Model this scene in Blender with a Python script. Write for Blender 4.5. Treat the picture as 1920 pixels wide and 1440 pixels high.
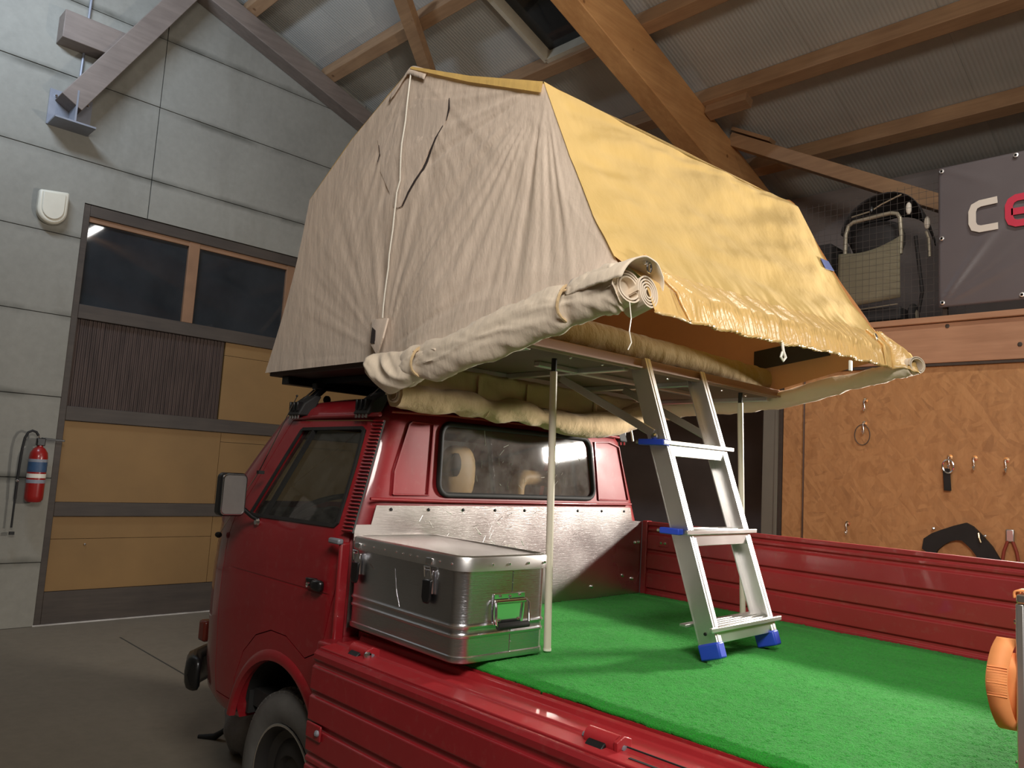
import bpy, bmesh, math, random
from math import sin, cos, pi, radians, sqrt, atan2
from mathutils import Vector, Matrix, noise as NZ

random.seed(7)
for o in list(bpy.data.objects):
    bpy.data.objects.remove(o)
scn = bpy.context.scene
COL = scn.collection

# ------------------------------------------------------------------ camera
# X = towards the rear of the pickup, Y = to its right, Z = up; metres
CAM = Vector((2.3441, -1.4745, 1.592))
R = [[0.703390071213521, -0.03697951596819023, -0.7098414774560556],
     [0.7083815946147554, 0.11884680120316449, 0.6957520781534408],
     [0.058633813873003746, -0.9922237415233188, 0.10979126845142148]]
cd = bpy.data.cameras.new('camera'); cam = bpy.data.objects.new('camera', cd); COL.objects.link(cam)
cd.sensor_width = 36.0; cd.sensor_fit = 'HORIZONTAL'; cd.lens = 1455.0 * 36.0 / 1920.0
cd.clip_start = 0.02; cd.clip_end = 100
m = Matrix(((R[0][0], -R[0][1], -R[0][2], CAM.x), (R[1][0], -R[1][1], -R[1][2], CAM.y),
            (R[2][0], -R[2][1], -R[2][2], CAM.z), (0, 0, 0, 1)))
cam.matrix_world = m
scn.camera = cam

# ------------------------------------------------------------------ world, lamps, exposure
w = bpy.data.worlds.new('world'); scn.world = w; w.use_nodes = True
bg = w.node_tree.nodes['Background']; bg.inputs[0].default_value = (0.35, 0.38, 0.45, 1); bg.inputs[1].default_value = 0.03
scn.view_settings.view_transform = 'Standard'
try: scn.view_settings.look = 'None'
except Exception: pass
scn.view_settings.gamma = 1.0
scn.view_settings.use_curve_mapping = False
scn.view_settings.exposure = 0.35

def area(name, loc, target, sx, sy, power, col):
    l = bpy.data.lights.new(name, 'AREA'); l.shape = 'RECTANGLE'; l.size = sx; l.size_y = sy
    l.energy = power; l.color = col
    o = bpy.data.objects.new(name, l); COL.objects.link(o); o.location = loc
    d = Vector(target) - Vector(loc); o.rotation_euler = d.to_track_quat('-Z', 'Y').to_euler()
    return o

FLOOD = Vector((1.66, 3.45, 2.16)); FLOOD_AIM = Vector((0.55, 0.9, 1.45))
area('flood_light', FLOOD, FLOOD_AIM, 0.40, 0.12, 128, (1.0, 0.94, 0.86))
TUBE_A = Vector((2.20, 2.60, 5.45)); area('tube_light_ceiling', TUBE_A, TUBE_A - Vector((0, 0, 1)), 1.3, 0.14, 45, (1.0, 0.97, 0.92))
TUBE_B = Vector((3.20, -1.55, 3.75)); area('tube_light_rear', TUBE_B, (0.9, 0.2, 2.5), 1.6, 0.9, 108, (1.0, 0.955, 0.90))
TUBE_C = Vector((-3.50, -0.95, 5.75)); area('tube_light_front', TUBE_C, (-5.4, 0.6, 5.0), 1.3, 0.16, 66, (0.66, 0.80, 1.0))

# ------------------------------------------------------------------ materials
def rgb(r, g, b):
    f = lambda c: ((c / 255.0 + 0.055) / 1.055) ** 2.4 if c > 10 else c / 255.0 / 12.92
    return (f(r), f(g), f(b))

class NT:
    def __init__(s, name):
        s.m = bpy.data.materials.new(name); s.m.use_nodes = True; s.t = s.m.node_tree
        s.b = s.t.nodes['Principled BSDF']; s.out = s.t.nodes['Material Output']
    def n(s, typ, **kw):
        x = s.t.nodes.new(typ)
        for k, v in kw.items():
            if k in x.inputs: x.inputs[k].default_value = v
            else: setattr(x, k, v)
        return x
    def l(s, a, b): s.t.links.new(a, b)
    def coord(s, sc=(1, 1, 1), rot=(0, 0, 0)):
        tc = s.n('ShaderNodeTexCoord'); mp = s.n('ShaderNodeMapping')
        mp.inputs['Scale'].default_value = sc; mp.inputs['Rotation'].default_value = rot
        s.l(tc.outputs['Object'], mp.inputs['Vector']); return mp.outputs[0]
    def noise(s, vec, scale, detail=4, rough=.55):
        x = s.n('ShaderNodeTexNoise'); x.inputs['Scale'].default_value = scale
        x.inputs['Detail'].default_value = detail; x.inputs['Roughness'].default_value = rough
        s.l(vec, x.inputs['Vector']); return x
    def ramp(s, fac, stops):
        x = s.n('ShaderNodeValToRGB'); e = x.color_ramp.elements
        while len(e) < len(stops): e.new(0.5)
        for i, (p, c) in enumerate(stops):
            e[i].position = p; e[i].color = (*c, 1) if len(c) == 3 else c
        s.l(fac, x.inputs[0]); return x.outputs[0]
    def mix(s, fac, a, b, mode='MIX'):
        x = s.n('ShaderNodeMixRGB'); x.blend_type = mode
        for i, v in ((0, fac), (1, a), (2, b)):
            if hasattr(v, 'is_linked'): s.l(v, x.inputs[i])
            elif i == 0: x.inputs[0].default_value = v
            else: x.inputs[i].default_value = (*v, 1)
        return x.outputs[0]
    def bump(s, h, strength, dist=.01, nrm=None):
        x = s.n('ShaderNodeBump'); x.inputs['Strength'].default_value = strength; x.inputs['Distance'].default_value = dist
        s.l(h, x.inputs['Height'])
        if nrm is not None: s.l(nrm, x.inputs['Normal'])
        s.l(x.outputs[0], s.b.inputs['Normal']); return x.outputs[0]

def sc(c, k): return tuple(min(1, x * k) for x in c)

def M(name, base, rough=.6, metal=0, var=.18, scale=6, bump=0, bscale=60, bdist=.003, coat=0, rvar=0, stretch=(1, 1, 1), spec=.5):
    N = NT(name); v = N.coord(stretch)
    nz = N.noise(v, scale, 5)
    c = N.ramp(nz.outputs['Fac'], [(.28, sc(base, 1 - var)), (.72, sc(base, 1 + var))])
    N.l(c, N.b.inputs['Base Color'])
    N.b.inputs['Roughness'].default_value = rough; N.b.inputs['Metallic'].default_value = metal
    N.b.inputs['Specular IOR Level'].default_value = spec
    if rvar:
        n2 = N.noise(v, scale * 3, 6, .7)
        mr = N.n('ShaderNodeMapRange'); mr.inputs[3].default_value = max(.02, rough - rvar); mr.inputs[4].default_value = min(1, rough + rvar)
        N.l(n2.outputs['Fac'], mr.inputs[0]); N.l(mr.outputs[0], N.b.inputs['Roughness'])
    if coat:
        N.b.inputs['Coat Weight'].default_value = coat; N.b.inputs['Coat Roughness'].default_value = .08
    if bump:
        nb = N.noise(v, bscale, 3); N.bump(nb.outputs['Fac'], bump, bdist)
    return N.m

def concrete_mat(name, base, joints=True):
    N = NT(name); v = N.coord()
    a = N.noise(v, .9, 6, .6); b = N.noise(v, 14, 6, .7); g = N.noise(N.coord((1, 1, .25)), 1.8, 5, .6)
    c = N.ramp(a.outputs['Fac'], [(.3, sc(base, .80)), (.7, sc(base, 1.12))])
    c = N.mix(.35, c, N.ramp(b.outputs['Fac'], [(.3, sc(base, .78)), (.7, sc(base, 1.15))]))
    st = N.ramp(g.outputs['Fac'], [(.55, (1, 1, 1)), (.75, (.72, .70, .66))])
    c = N.mix(.6, c, st, 'MULTIPLY')
    tcx = N.n('ShaderNodeTexCoord'); sx = N.n('ShaderNodeSeparateXYZ'); N.l(tcx.outputs['Object'], sx.inputs[0])
    wob = N.noise(N.coord((1, 1, .4)), 3.0, 4); wz = N.n('ShaderNodeMath', operation='MULTIPLY_ADD'); N.l(wob.outputs['Fac'], wz.inputs[0]); wz.inputs[1].default_value = .05; N.l(sx.outputs[2], wz.inputs[2])
    f1 = N.n('ShaderNodeMath', operation='MULTIPLY_ADD'); N.l(wz.outputs[0], f1.inputs[0]); f1.inputs[1].default_value = 1 / .7275; f1.inputs[2].default_value = -.55 / .7275 + .5 - .025 / .7275
    f2 = N.n('ShaderNodeMath', operation='FRACT'); N.l(f1.outputs[0], f2.inputs[0])
    f3 = N.n('ShaderNodeMath', operation='SUBTRACT'); N.l(f2.outputs[0], f3.inputs[0]); f3.inputs[1].default_value = .5
    f4 = N.n('ShaderNodeMath', operation='ABSOLUTE'); N.l(f3.outputs[0], f4.inputs[0])
    band = N.ramp(f4.outputs[0], [(.008, (.46, .46, .44)), (.075, (1, 1, 1))]); patchy = N.ramp(N.noise(v, 1.6, 4).outputs['Fac'], [(.42, (.25, .25, .25)), (.62, (1, 1, 1))])
    if joints: c = N.mix(patchy, c, N.mix(1, c, band, 'MULTIPLY'))
    N.l(c, N.b.inputs['Base Color']); N.b.inputs['Roughness'].default_value = .85
    N.bump(b.outputs['Fac'], .25, .004); return N.m

def wood_mat(name, dark, light, axis='X', rough=.6, knots=True):
    s = {'X': (.7, 9, 9), 'Y': (9, .7, 9), 'Z': (9, 9, .7)}[axis]
    N = NT(name); v = N.coord(s); a = N.noise(v, 3.0, 8, .62); v2 = N.coord(); b = N.noise(v2, 2.2, 3)
    c = N.ramp(a.outputs['Fac'], [(.28, dark), (.55, tuple((x + y) / 2 for x, y in zip(dark, light))), (.75, light)])
    c = N.mix(.4, c, N.ramp(b.outputs['Fac'], [(.3, sc(dark, .9)), (.7, light)]))
    if knots:
        vo = N.n('ShaderNodeTexVoronoi'); vo.inputs['Scale'].default_value = 3.2; N.l(v2, vo.inputs['Vector'])
        k = N.ramp(vo.outputs['Distance'], [(.035, (.35, .25, .2)), (.075, (1, 1, 1))]); c = N.mix(.8, c, k, 'MULTIPLY')
    N.l(c, N.b.inputs['Base Color']); N.b.inputs['Roughness'].default_value = rough
    N.bump(a.outputs['Fac'], .15, .003); return N.m

def osb_mat(name):
    N = NT(name); tones = [(0, rgb(164, 112, 66)), (.35, rgb(192, 138, 86)), (.7, rgb(212, 160, 106)), (1, rgb(138, 90, 52))]
    cols = None
    for i, (ang, s) in enumerate(((.25, (7, 7, 34)), (1.15, (8, 8, 30)), (2.2, (6, 6, 38)))):
        v = N.coord((1, 1, 1), (0, ang, 0)); mp = N.n('ShaderNodeMapping'); mp.inputs['Scale'].default_value = s; N.l(v, mp.inputs[0])
        dn = N.noise(v, 5, 2); ad = N.n('ShaderNodeVectorMath', operation='MULTIPLY_ADD'); N.l(dn.outputs['Color'], ad.inputs[0])
        ad.inputs[1].default_value = (1.3, 1.3, 1.3); N.l(mp.outputs[0], ad.inputs[2])
        vo = N.n('ShaderNodeTexVoronoi'); vo.inputs['Scale'].default_value = 1.0; N.l(ad.outputs[0], vo.inputs['Vector'])
        sp = N.n('ShaderNodeSeparateColor'); N.l(vo.outputs['Color'], sp.inputs[0])
        c = N.ramp(sp.outputs[0], tones)
        if cols is None: cols = c; last = vo
        else:
            mk = N.ramp(N.noise(v, 7 + i, 2).outputs['Fac'], [(.46, (0, 0, 0)), (.54, (1, 1, 1))])
            cols = N.mix(mk, cols, c)
    fine = N.noise(N.coord((1, 1, .3)), 16, 5, .7); soft = N.ramp(fine.outputs['Fac'], [(.3, rgb(172, 126, 80)), (.7, rgb(204, 156, 106))])
    cols = N.mix(.62, cols, soft)
    big = N.noise(N.coord(), .8, 3); cols = N.mix(.5, cols, N.ramp(big.outputs['Fac'], [(.3, (.85, .8, .74)), (.7, (1.0, .97, .92))]), 'MULTIPLY')
    N.l(cols, N.b.inputs['Base Color']); N.b.inputs['Roughness'].default_value = .55
    bw = N.n('ShaderNodeRGBToBW'); N.l(cols, bw.inputs[0]); N.bump(bw.outputs[0], .25, .004)
    return N.m

def canvas_mat(name, base, trans=.3, rough=.85, sheen=.2, spec=.25, wr=.35, wscale=7):
    N = NT(name); v = N.coord((1, 1, 1)); a = N.noise(v, 2.2, 5, .6); w1 = N.noise(N.coord((2.2, 1.4, .8), (0, .5, 0)), wscale, 5, .55)
    w2 = N.noise(v, 340, 1)
    c = N.ramp(a.outputs['Fac'], [(.3, sc(base, .90)), (.7, sc(base, 1.06))])
    N.l(c, N.b.inputs['Base Color']); N.b.inputs['Roughness'].default_value = rough
    N.b.inputs['Specular IOR Level'].default_value = spec
    N.b.inputs['Sheen Weight'].default_value = sheen
    b1 = N.n('ShaderNodeBump'); b1.inputs['Strength'].default_value = wr; b1.inputs['Distance'].default_value = .02; N.l(w1.outputs['Fac'], b1.inputs['Height'])
    b2 = N.n('ShaderNodeBump'); b2.inputs['Strength'].default_value = .12; b2.inputs['Distance'].default_value = .001
    N.l(w2.outputs['Fac'], b2.inputs['Height']); N.l(b1.outputs[0], b2.inputs['Normal']); N.l(b2.outputs[0], N.b.inputs['Normal'])
    if trans:
        tr = N.n('ShaderNodeBsdfTranslucent'); N.l(c, tr.inputs['Color']); mx = N.n('ShaderNodeMixShader'); mx.inputs[0].default_value = trans
        N.l(N.b.outputs[0], mx.inputs[1]); N.l(tr.outputs[0], mx.inputs[2]); N.l(mx.outputs[0], N.out.inputs['Surface'])
    return N.m

def alu_mat(name, base=(.80, .78, .76), rough=.28, scratch=.25, blotch=.12):
    N = NT(name); v = N.coord(); a = N.noise(v, 3, 3, .5); s = N.noise(N.coord((1.2, 1.2, 30), (.4, .3, .2)), 14, 3, .7)
    c = N.ramp(a.outputs['Fac'], [(.3, sc(base, .86)), (.7, base)])
    N.l(c, N.b.inputs['Base Color']); N.b.inputs['Metallic'].default_value = 1
    mr = N.n('ShaderNodeMapRange'); mr.inputs[1].default_value = .3; mr.inputs[2].default_value = .75
    mr.inputs[3].default_value = max(.05, rough - blotch); mr.inputs[4].default_value = rough + blotch
    N.l(a.outputs['Fac'], mr.inputs[0]); N.l(mr.outputs[0], N.b.inputs['Roughness'])
    if scratch: N.bump(s.outputs['Fac'], scratch, .0008)
    return N.m

def paint_mat(name, base, dust=.25, rough=.32, coat=.6):
    N = NT(name); v = N.coord(); a = N.noise(v, 2.4, 6, .65); b = N.noise(v, 30, 4, .7)
    c = N.ramp(a.outputs['Fac'], [(.35, sc(base, .92)), (.7, sc(base, 1.08))])
    d = N.ramp(b.outputs['Fac'], [(.55, (0, 0, 0)), (.8, (dust, dust, dust))])
    c = N.mix(d, c, rgb(150, 110, 100))
    N.l(c, N.b.inputs['Base Color']); N.b.inputs['Roughness'].default_value = rough
    mr = N.n('ShaderNodeMapRange'); mr.inputs[3].default_value = rough - .08; mr.inputs[4].default_value = rough + .2
    N.l(a.outputs['Fac'], mr.inputs[0]); N.l(mr.outputs[0], N.b.inputs['Roughness'])
    N.b.inputs['Coat Weight'].default_value = coat; N.b.inputs['Coat Roughness'].default_value = .06
    return N.m

def glass_mat(name, tint=(.85, .9, .88), keep=.85, rough=.02, ior=1.5, dirt=.03):
    N = NT(name); t = N.t
    tr = N.n('ShaderNodeBsdfTransparent'); tr.inputs[0].default_value = (*sc(tint, keep), 1)
    gl = N.n('ShaderNodeBsdfGlossy'); gl.inputs['Roughness'].default_value = rough
    lw = N.n('ShaderNodeLayerWeight'); lw.inputs[0].default_value = .5
    pw = N.n('ShaderNodeMath', operation='POWER'); N.l(lw.outputs['Facing'], pw.inputs[0]); pw.inputs[1].default_value = 5
    f0 = ((ior - 1) / (ior + 1)) ** 2
    fr = N.n('ShaderNodeMath', operation='MULTIPLY_ADD'); N.l(pw.outputs[0], fr.inputs[0]); fr.inputs[1].default_value = 1 - f0; fr.inputs[2].default_value = f0
    mx = N.n('ShaderNodeMixShader'); N.l(fr.outputs[0], mx.inputs[0]); N.l(tr.outputs[0], mx.inputs[1]); N.l(gl.outputs[0], mx.inputs[2])
    df = N.n('ShaderNodeBsdfDiffuse'); df.inputs[0].default_value = (.7, .66, .62, 1); dn = N.noise(N.coord(), 9, 6, .75)
    dr_ = N.ramp(dn.outputs['Fac'], [(.35, (dirt * .4,) * 3), (.75, (dirt * 1.8,) * 3)]); m2 = N.n('ShaderNodeMixShader'); N.l(dr_, m2.inputs[0]); N.l(mx.outputs[0], m2.inputs[1]); N.l(df.outputs[0], m2.inputs[2])
    N.l(m2.outputs[0], N.out.inputs['Surface']); t.nodes.remove(N.b); return N.m

def emit_mat(name, col, st):
    N = NT(name); e = N.n('ShaderNodeEmission'); e.inputs[0].default_value = (*col, 1); e.inputs[1].default_value = st
    N.l(e.outputs[0], N.out.inputs['Surface']); return N.m

def turf_mat():
    N = NT('turf'); v = N.coord(); a = N.noise(v, 260, 2, .7); b = N.noise(v, 9, 5, .6); l = N.noise(N.coord((1, 7, 1), (0, 0, .2)), 3.0, 4)
    base = rgb(38, 150, 42)
    c = N.ramp(a.outputs['Fac'], [(.3, sc(base, .45)), (.55, base), (.75, sc(base, 1.5))])
    c = N.mix(.45, c, N.ramp(b.outputs['Fac'], [(.3, sc(base, .8)), (.7, sc(base, 1.15))]))
    c = N.mix(.35, c, N.ramp(l.outputs['Fac'], [(.35, (.7, .75, .7)), (.65, (1, 1, 1))]), 'MULTIPLY')
    N.l(c, N.b.inputs['Base Color']); N.b.inputs['Roughness'].default_value = .9; N.b.inputs['Sheen Weight'].default_value = .08
    N.b.inputs['Specular IOR Level'].default_value = .15
    N.bump(a.outputs['Fac'], .9, .006); return N.m

def sheet_metal_mat():      # ribbed ceiling sheet
    N = NT('ceiling_sheet'); v = N.coord(); wv = N.n('ShaderNodeTexWave'); wv.inputs['Scale'].default_value = 9; wv.bands_direction = 'X'
    N.l(v, wv.inputs['Vector']); a = N.noise(v, 1.2, 5)
    base = rgb(186, 184, 176)
    c = N.ramp(a.outputs['Fac'], [(.3, sc(base, .88)), (.7, sc(base, 1.08))]); N.l(c, N.b.inputs['Base Color'])
    N.b.inputs['Roughness'].default_value = .5; N.bump(wv.outputs['Fac'], .35, .006); return N.m

concrete = concrete_mat('concrete', rgb(142, 139, 129)); concrete_dark = concrete_mat('concrete_joint', rgb(70, 68, 62))
floor_m = concrete_mat('floor_concrete', rgb(130, 120, 104), False)
beam_m = wood_mat('beam_wood_along', rgb(142, 108, 78), rgb(184, 146, 108), 'X'); wall_beam = wood_mat('beam_wood_hazed', rgb(104, 92, 84), rgb(136, 122, 112), 'Y'); beam_y = wood_mat('beam_wood_across', rgb(186, 130, 78), rgb(230, 176, 116), 'Y')  # wall_beam: same timber, greyed so haze and dim light sit in its colour
fascia_m = wood_mat('fascia_board', rgb(164, 120, 90), rgb(202, 156, 122), 'X')
osb = osb_mat('osb')
panel_yellow = M('yellow_plywood', rgb(136, 104, 60), .65, var=.10, scale=2, bump=.1, bscale=30)
dark_timber = wood_mat('dark_timber', rgb(54, 46, 41), rgb(80, 70, 61), 'Y', knots=False)
dark_slat_m = M('dark_slat', rgb(74, 60, 54), .8, var=.35, scale=7, stretch=(1, 4, .4))
orange_frame = M('window_frame_wood', rgb(140, 104, 76), .6, var=.15, scale=4)
ceil_m = sheet_metal_mat()
dark_wall = M('dark_wall', rgb(134, 124, 119), .9, var=.2, scale=1.5)
grey_post = M('grey_post', rgb(120, 116, 104), .6, var=.08, scale=3)
steel_grey = M('galvanised_steel', rgb(136, 138, 146), .5, .3, var=.12, scale=6)
red = paint_mat('red_paint', rgb(138, 20, 29), .2, .42, .7)
red_worn = paint_mat('red_paint_worn', rgb(162, 36, 42), .25, .42, .25)
red_in = paint_mat('red_paint_dropside', rgb(150, 38, 42), .25, .42, .3)
black_rub = M('black_rubber', rgb(30, 29, 28), .7, var=.25, scale=12)
black_gloss = M('black_plastic', rgb(22, 22, 23), .3, var=.2, scale=10)
tyre_m = M('tyre_rubber', rgb(94, 92, 89), .85, var=.15, scale=14, bump=.2, bscale=90)
rim_m = M('dark_rim', rgb(40, 38, 37), .45, .0, var=.15)
chrome = M('chrome', (.82, .82, .84), .14, 1, var=.04)
alu = alu_mat('aluminium', (.84, .82, .80), .40, .15, .06); rail_brown = M('rail_anodised', rgb(160, 128, 110), .5, .2, var=.08); alu_dull = alu_mat('aluminium_dull', (.72, .71, .70), .42, .2)
alu_box = alu_mat('aluminium_box', (.68, .68, .70), .23, .6, .05)
alu_sheet = alu_mat('aluminium_headboard', (.66, .62, .60), .30, .5, .06)
alu_check = alu_mat('aluminium_checker', (.74, .70, .68), .35, .2)
beige = canvas_mat('beige_canvas', rgb(226, 208, 190), .2, wr=.45)
beige_hem = canvas_mat('beige_hem', rgb(228, 212, 190), .1, wr=.3, wscale=8)
yellow = canvas_mat('yellow_canvas', rgb(226, 190, 112), .28, .62, .1, .35, .3)
satin = canvas_mat('yellow_satin', rgb(230, 192, 124), .15, .28, 0, .6, .5, 12)
tan_canvas = canvas_mat('tan_canvas', rgb(208, 180, 138), .1, wr=.5, wscale=10)
khaki = canvas_mat('mattress_khaki', rgb(150, 124, 70), 0, wr=.6, wscale=9)
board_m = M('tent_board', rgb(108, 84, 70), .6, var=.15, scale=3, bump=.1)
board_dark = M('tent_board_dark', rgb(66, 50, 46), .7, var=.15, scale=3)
white_pole = M('white_lacquer', rgb(214, 204, 186), .4, var=.05)
blue_pl = M('blue_plastic', rgb(44, 74, 196), .4, var=.06)
black_metal = M('black_steel', rgb(26, 26, 27), .4, .2, var=.1)
turf = turf_mat()
glass_side = glass_mat('side_glass', (.62, .66, .60), .8); glass_rear = glass_mat('rear_glass', (.92, .92, .92), .95, .03, 1.6, .06)
night_glass = M('night_glass', rgb(46, 49, 52), .03, var=.3, scale=2)
mirror_m = M('mirror_glass', (.30, .27, .26), .3, .55, var=.06, scale=30)
orange_web = M('orange_webbing', rgb(250, 160, 96), .7, var=.1, scale=20)
orange_lens = M('orange_lens', rgb(110, 44, 34), .25)
seat_tan = M('tan_vinyl', rgb(190, 158, 108), .55, var=.1); seat_dark = M('dark_cloth', rgb(36, 34, 33), .8)
cream = M('cream_plastic', rgb(214, 208, 190), .45, var=.05)
ext_red = M('extinguisher_red', rgb(150, 30, 27), .3, var=.06, coat=.3)
label_blue = M('label_blue', rgb(54, 82, 116), .5, var=.2, scale=20); label_grey = M('label_grey', rgb(138, 142, 152), .5, var=.15, scale=40)
banner_m = M('banner_vinyl', rgb(104, 98, 100), .36, var=.08, scale=2)
letter_white = M('letter_white', rgb(226, 218, 206), .5, var=.03); letter_red = M('letter_red', rgb(206, 52, 78), .5, var=.03)
wire_m = M('wire', rgb(86, 80, 76), .6, .2); hatch_wood = M('hatch_wood', rgb(196, 186, 164), .6, var=.1); lining = canvas_mat('orange_lining', rgb(176, 122, 74), .03, wr=.3)
stroller_cloth = M('stroller_cloth', rgb(128, 122, 100), .8, var=.08); stroller_dark = M('stroller_dark', rgb(44, 42, 42), .7)
stroller_tube = M('stroller_tube', rgb(176, 168, 148), .35, .4)
brass = M('brass', (.86, .68, .42), .25, 1, var=.1)
grey_cloth = M('grey_plastic_sack', rgb(128, 124, 124), .5, var=.15, scale=9, bump=.4, bscale=20, bdist=.02)
plaid = M('dark_mesh', rgb(52, 44, 42), .8)
blue_tag = M('blue_tag', rgb(72, 84, 130), .6, var=.15, scale=30)
white_plastic = M('white_plastic', rgb(232, 226, 212), .4, var=.03)

# ------------------------------------------------------------------ mesh helpers
ORG = {}
def tag(o, label=None, cat=None, group=None, kind=None):
    if label: o['label'] = label
    if cat: o['category'] = cat
    if group: o['group'] = group
    if kind: o['kind'] = kind
    return o
def thing(name, label, cat, loc=(0, 0, 0), group=None, kind=None):
    o = bpy.data.objects.new(name, None); COL.objects.link(o); o.location = loc; o.empty_display_size = .1
    ORG[o.name] = Vector(loc); return tag(o, label, cat, group, kind)

class MB:
    def __init__(s): s.v = []; s.f = []
    def add(s, vs, fs):
        k = len(s.v); s.v += [tuple(v) for v in vs]; s.f += [tuple(i + k for i in f) for f in fs]; return s
    def box(s, x0, x1, y0, y1, z0, z1):
        return s.add([(x0, y0, z0), (x1, y0, z0), (x1, y1, z0), (x0, y1, z0), (x0, y0, z1), (x1, y0, z1), (x1, y1, z1), (x0, y1, z1)],
                     [(0, 3, 2, 1), (4, 5, 6, 7), (0, 1, 5, 4), (1, 2, 6, 5), (2, 3, 7, 6), (3, 0, 4, 7)])
    def obox(s, c, a, b, d):          # centre and three half-axes
        c, a, b, d = map(Vector, (c, a, b, d)); vs = []
        for k in (-1, 1):
            for (i, j) in ((-1, -1), (1, -1), (1, 1), (-1, 1)): vs.append(c + a * i + b * j + d * k)
        return s.add(vs, [(0, 3, 2, 1), (4, 5, 6, 7), (0, 1, 5, 4), (1, 2, 6, 5), (2, 3, 7, 6), (3, 0, 4, 7)])
    def beam(s, p, q, w, h, up=(0, 0, 1)):
        p, q = Vector(p), Vector(q); d = q - p; u = Vector(up); sd = d.cross(u).normalized(); u2 = sd.cross(d).normalized()
        return s.obox((p + q) / 2, d / 2, sd * w / 2, u2 * h / 2)
    def prism(s, poly, ax, a, b):     # polygon in the two other axes, extruded along ax
        def mk(p, t):
            return {'X': (t, p[0], p[1]), 'Y': (p[0], t, p[1]), 'Z': (p[0], p[1], t)}[ax]
        n = len(poly); vs = [mk(p, a) for p in poly] + [mk(p, b) for p in poly]
        return s.add(vs, [tuple(range(n)), tuple(range(2 * n - 1, n - 1, -1))] + [(i, i + n, (i + 1) % n + n, (i + 1) % n) for i in range(n)])
    def loft(s, rings, cap=True, closed=True):
        n = len(rings[0]); k = len(s.v)
        for r in rings: s.v += [tuple(p) for p in r]
        for i in range(len(rings) - 1):
            for j in range(n if closed else n - 1):
                a = k + i * n + j; b = k + i * n + (j + 1) % n; s.f.append((a, b, b + n, a + n))
        if cap:
            s.f.append(tuple(k + j for j in range(n - 1, -1, -1))); s.f.append(tuple(k + (len(rings) - 1) * n + j for j in range(n)))
        return s
    def tube(s, pts, r, n=10, cap=True, fn=None):
        pts = [Vector(p) for p in pts]; rings = []; prev = None
        for i, p in enumerate(pts):
            t = (pts[min(i + 1, len(pts) - 1)] - pts[max(i - 1, 0)]).normalized()
            if prev is None:
                a = Vector((0, 0, 1)) if abs(t.z) < .9 else Vector((1, 0, 0)); u = t.cross(a).normalized()
            else: u = (prev - t * prev.dot(t)).normalized()
            prev = u; v = t.cross(u); rr = r[i] if isinstance(r, (list, tuple)) else r
            ring = []
            for j in range(n):
                th = 2 * pi * j / n; k = rr * (fn(i, th) if fn else 1); ring.append(p + u * cos(th) * k + v * sin(th) * k)
            rings.append(ring)
        return s.loft(rings, cap)
    def lathe(s, prof, c, ax='Z', n=24, cap=True):   # prof: (radius, height) along ax
        rings = []
        for r, h in prof:
            ring = []
            for j in range(n):
                th = 2 * pi * j / n; a, b = r * cos(th), r * sin(th)
                p = {'Z': (a, b, h), 'X': (h, a, b), 'Y': (b, h, a)}[ax]; ring.append(Vector(c) + Vector(p))
            rings.append(ring)
        return s.loft(rings, cap)
    def grid(s, fn, nu, nv):
        k = len(s.v)
        for i in range(nu + 1):
            for j in range(nv + 1): s.v.append(tuple(fn(i / nu, j / nv)))
        for i in range(nu):
            for j in range(nv):
                a = k + i * (nv + 1) + j; s.f.append((a, a + 1, a + nv + 2, a + nv + 1))
        return s
    def ball(s, c, r, nu=14, nv=9, e=1.0):
        c = Vector(c); r = r if isinstance(r, (tuple, list)) else (r, r, r); rings = []
        pw = lambda x: math.copysign(abs(x) ** e, x)
        for i in range(1, nv):
            ph = -pi / 2 + pi * i / nv
            rings.append([c + Vector((r[0] * pw(cos(ph)) * pw(cos(2 * pi * j / nu)), r[1] * pw(cos(ph)) * pw(sin(2 * pi * j / nu)), r[2] * pw(sin(ph)))) for j in range(nu)])
        return s.loft(rings, True)
    def build(s, name, mat, parent=None, smooth=None, bevel=0, solid=0, fixn=True):
        org = Vector((0, 0, 0))
        if parent is not None: org = ORG.get(parent.name, org)
        me = bpy.data.meshes.new(name); me.from_pydata([Vector(v) - org for v in s.v], [], s.f); me.update()
        if fixn:
            bm = bmesh.new(); bm.from_mesh(me); bmesh.ops.recalc_face_normals(bm, faces=bm.faces); bm.to_mesh(me); bm.free()
        o = bpy.data.objects.new(name, me); COL.objects.link(o); me.materials.append(mat); ORG[o.name] = org
        if parent is not None: o.parent = parent
        if smooth is not None:
            me.polygons.foreach_set('use_smooth', [True] * len(me.polygons)); me.set_sharp_from_angle(angle=radians(smooth))
        if solid:
            md = o.modifiers.new('thick', 'SOLIDIFY'); md.thickness = solid; md.offset = 0
        if bevel:
            md = o.modifiers.new('bevel', 'BEVEL'); md.width = bevel; md.segments = 2; md.limit_method = 'ANGLE'; md.angle_limit = radians(40)
            md.harden_normals = False
            if smooth is None:
                me.polygons.foreach_set('use_smooth', [True] * len(me.polygons)); me.set_sharp_from_angle(angle=radians(35))
        return o

def share(src, parent, loc):           # a piece that shares its mesh with an alike piece
    o = bpy.data.objects.new(src.name.split('.')[0], src.data); COL.objects.link(o); o.parent = parent; o.location = loc
    for md in src.modifiers:
        if md.type == 'BEVEL':
            n = o.modifiers.new('bevel', 'BEVEL'); n.width = md.width; n.segments = md.segments; n.limit_method = 'ANGLE'; n.angle_limit = md.angle_limit
    return o

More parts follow.
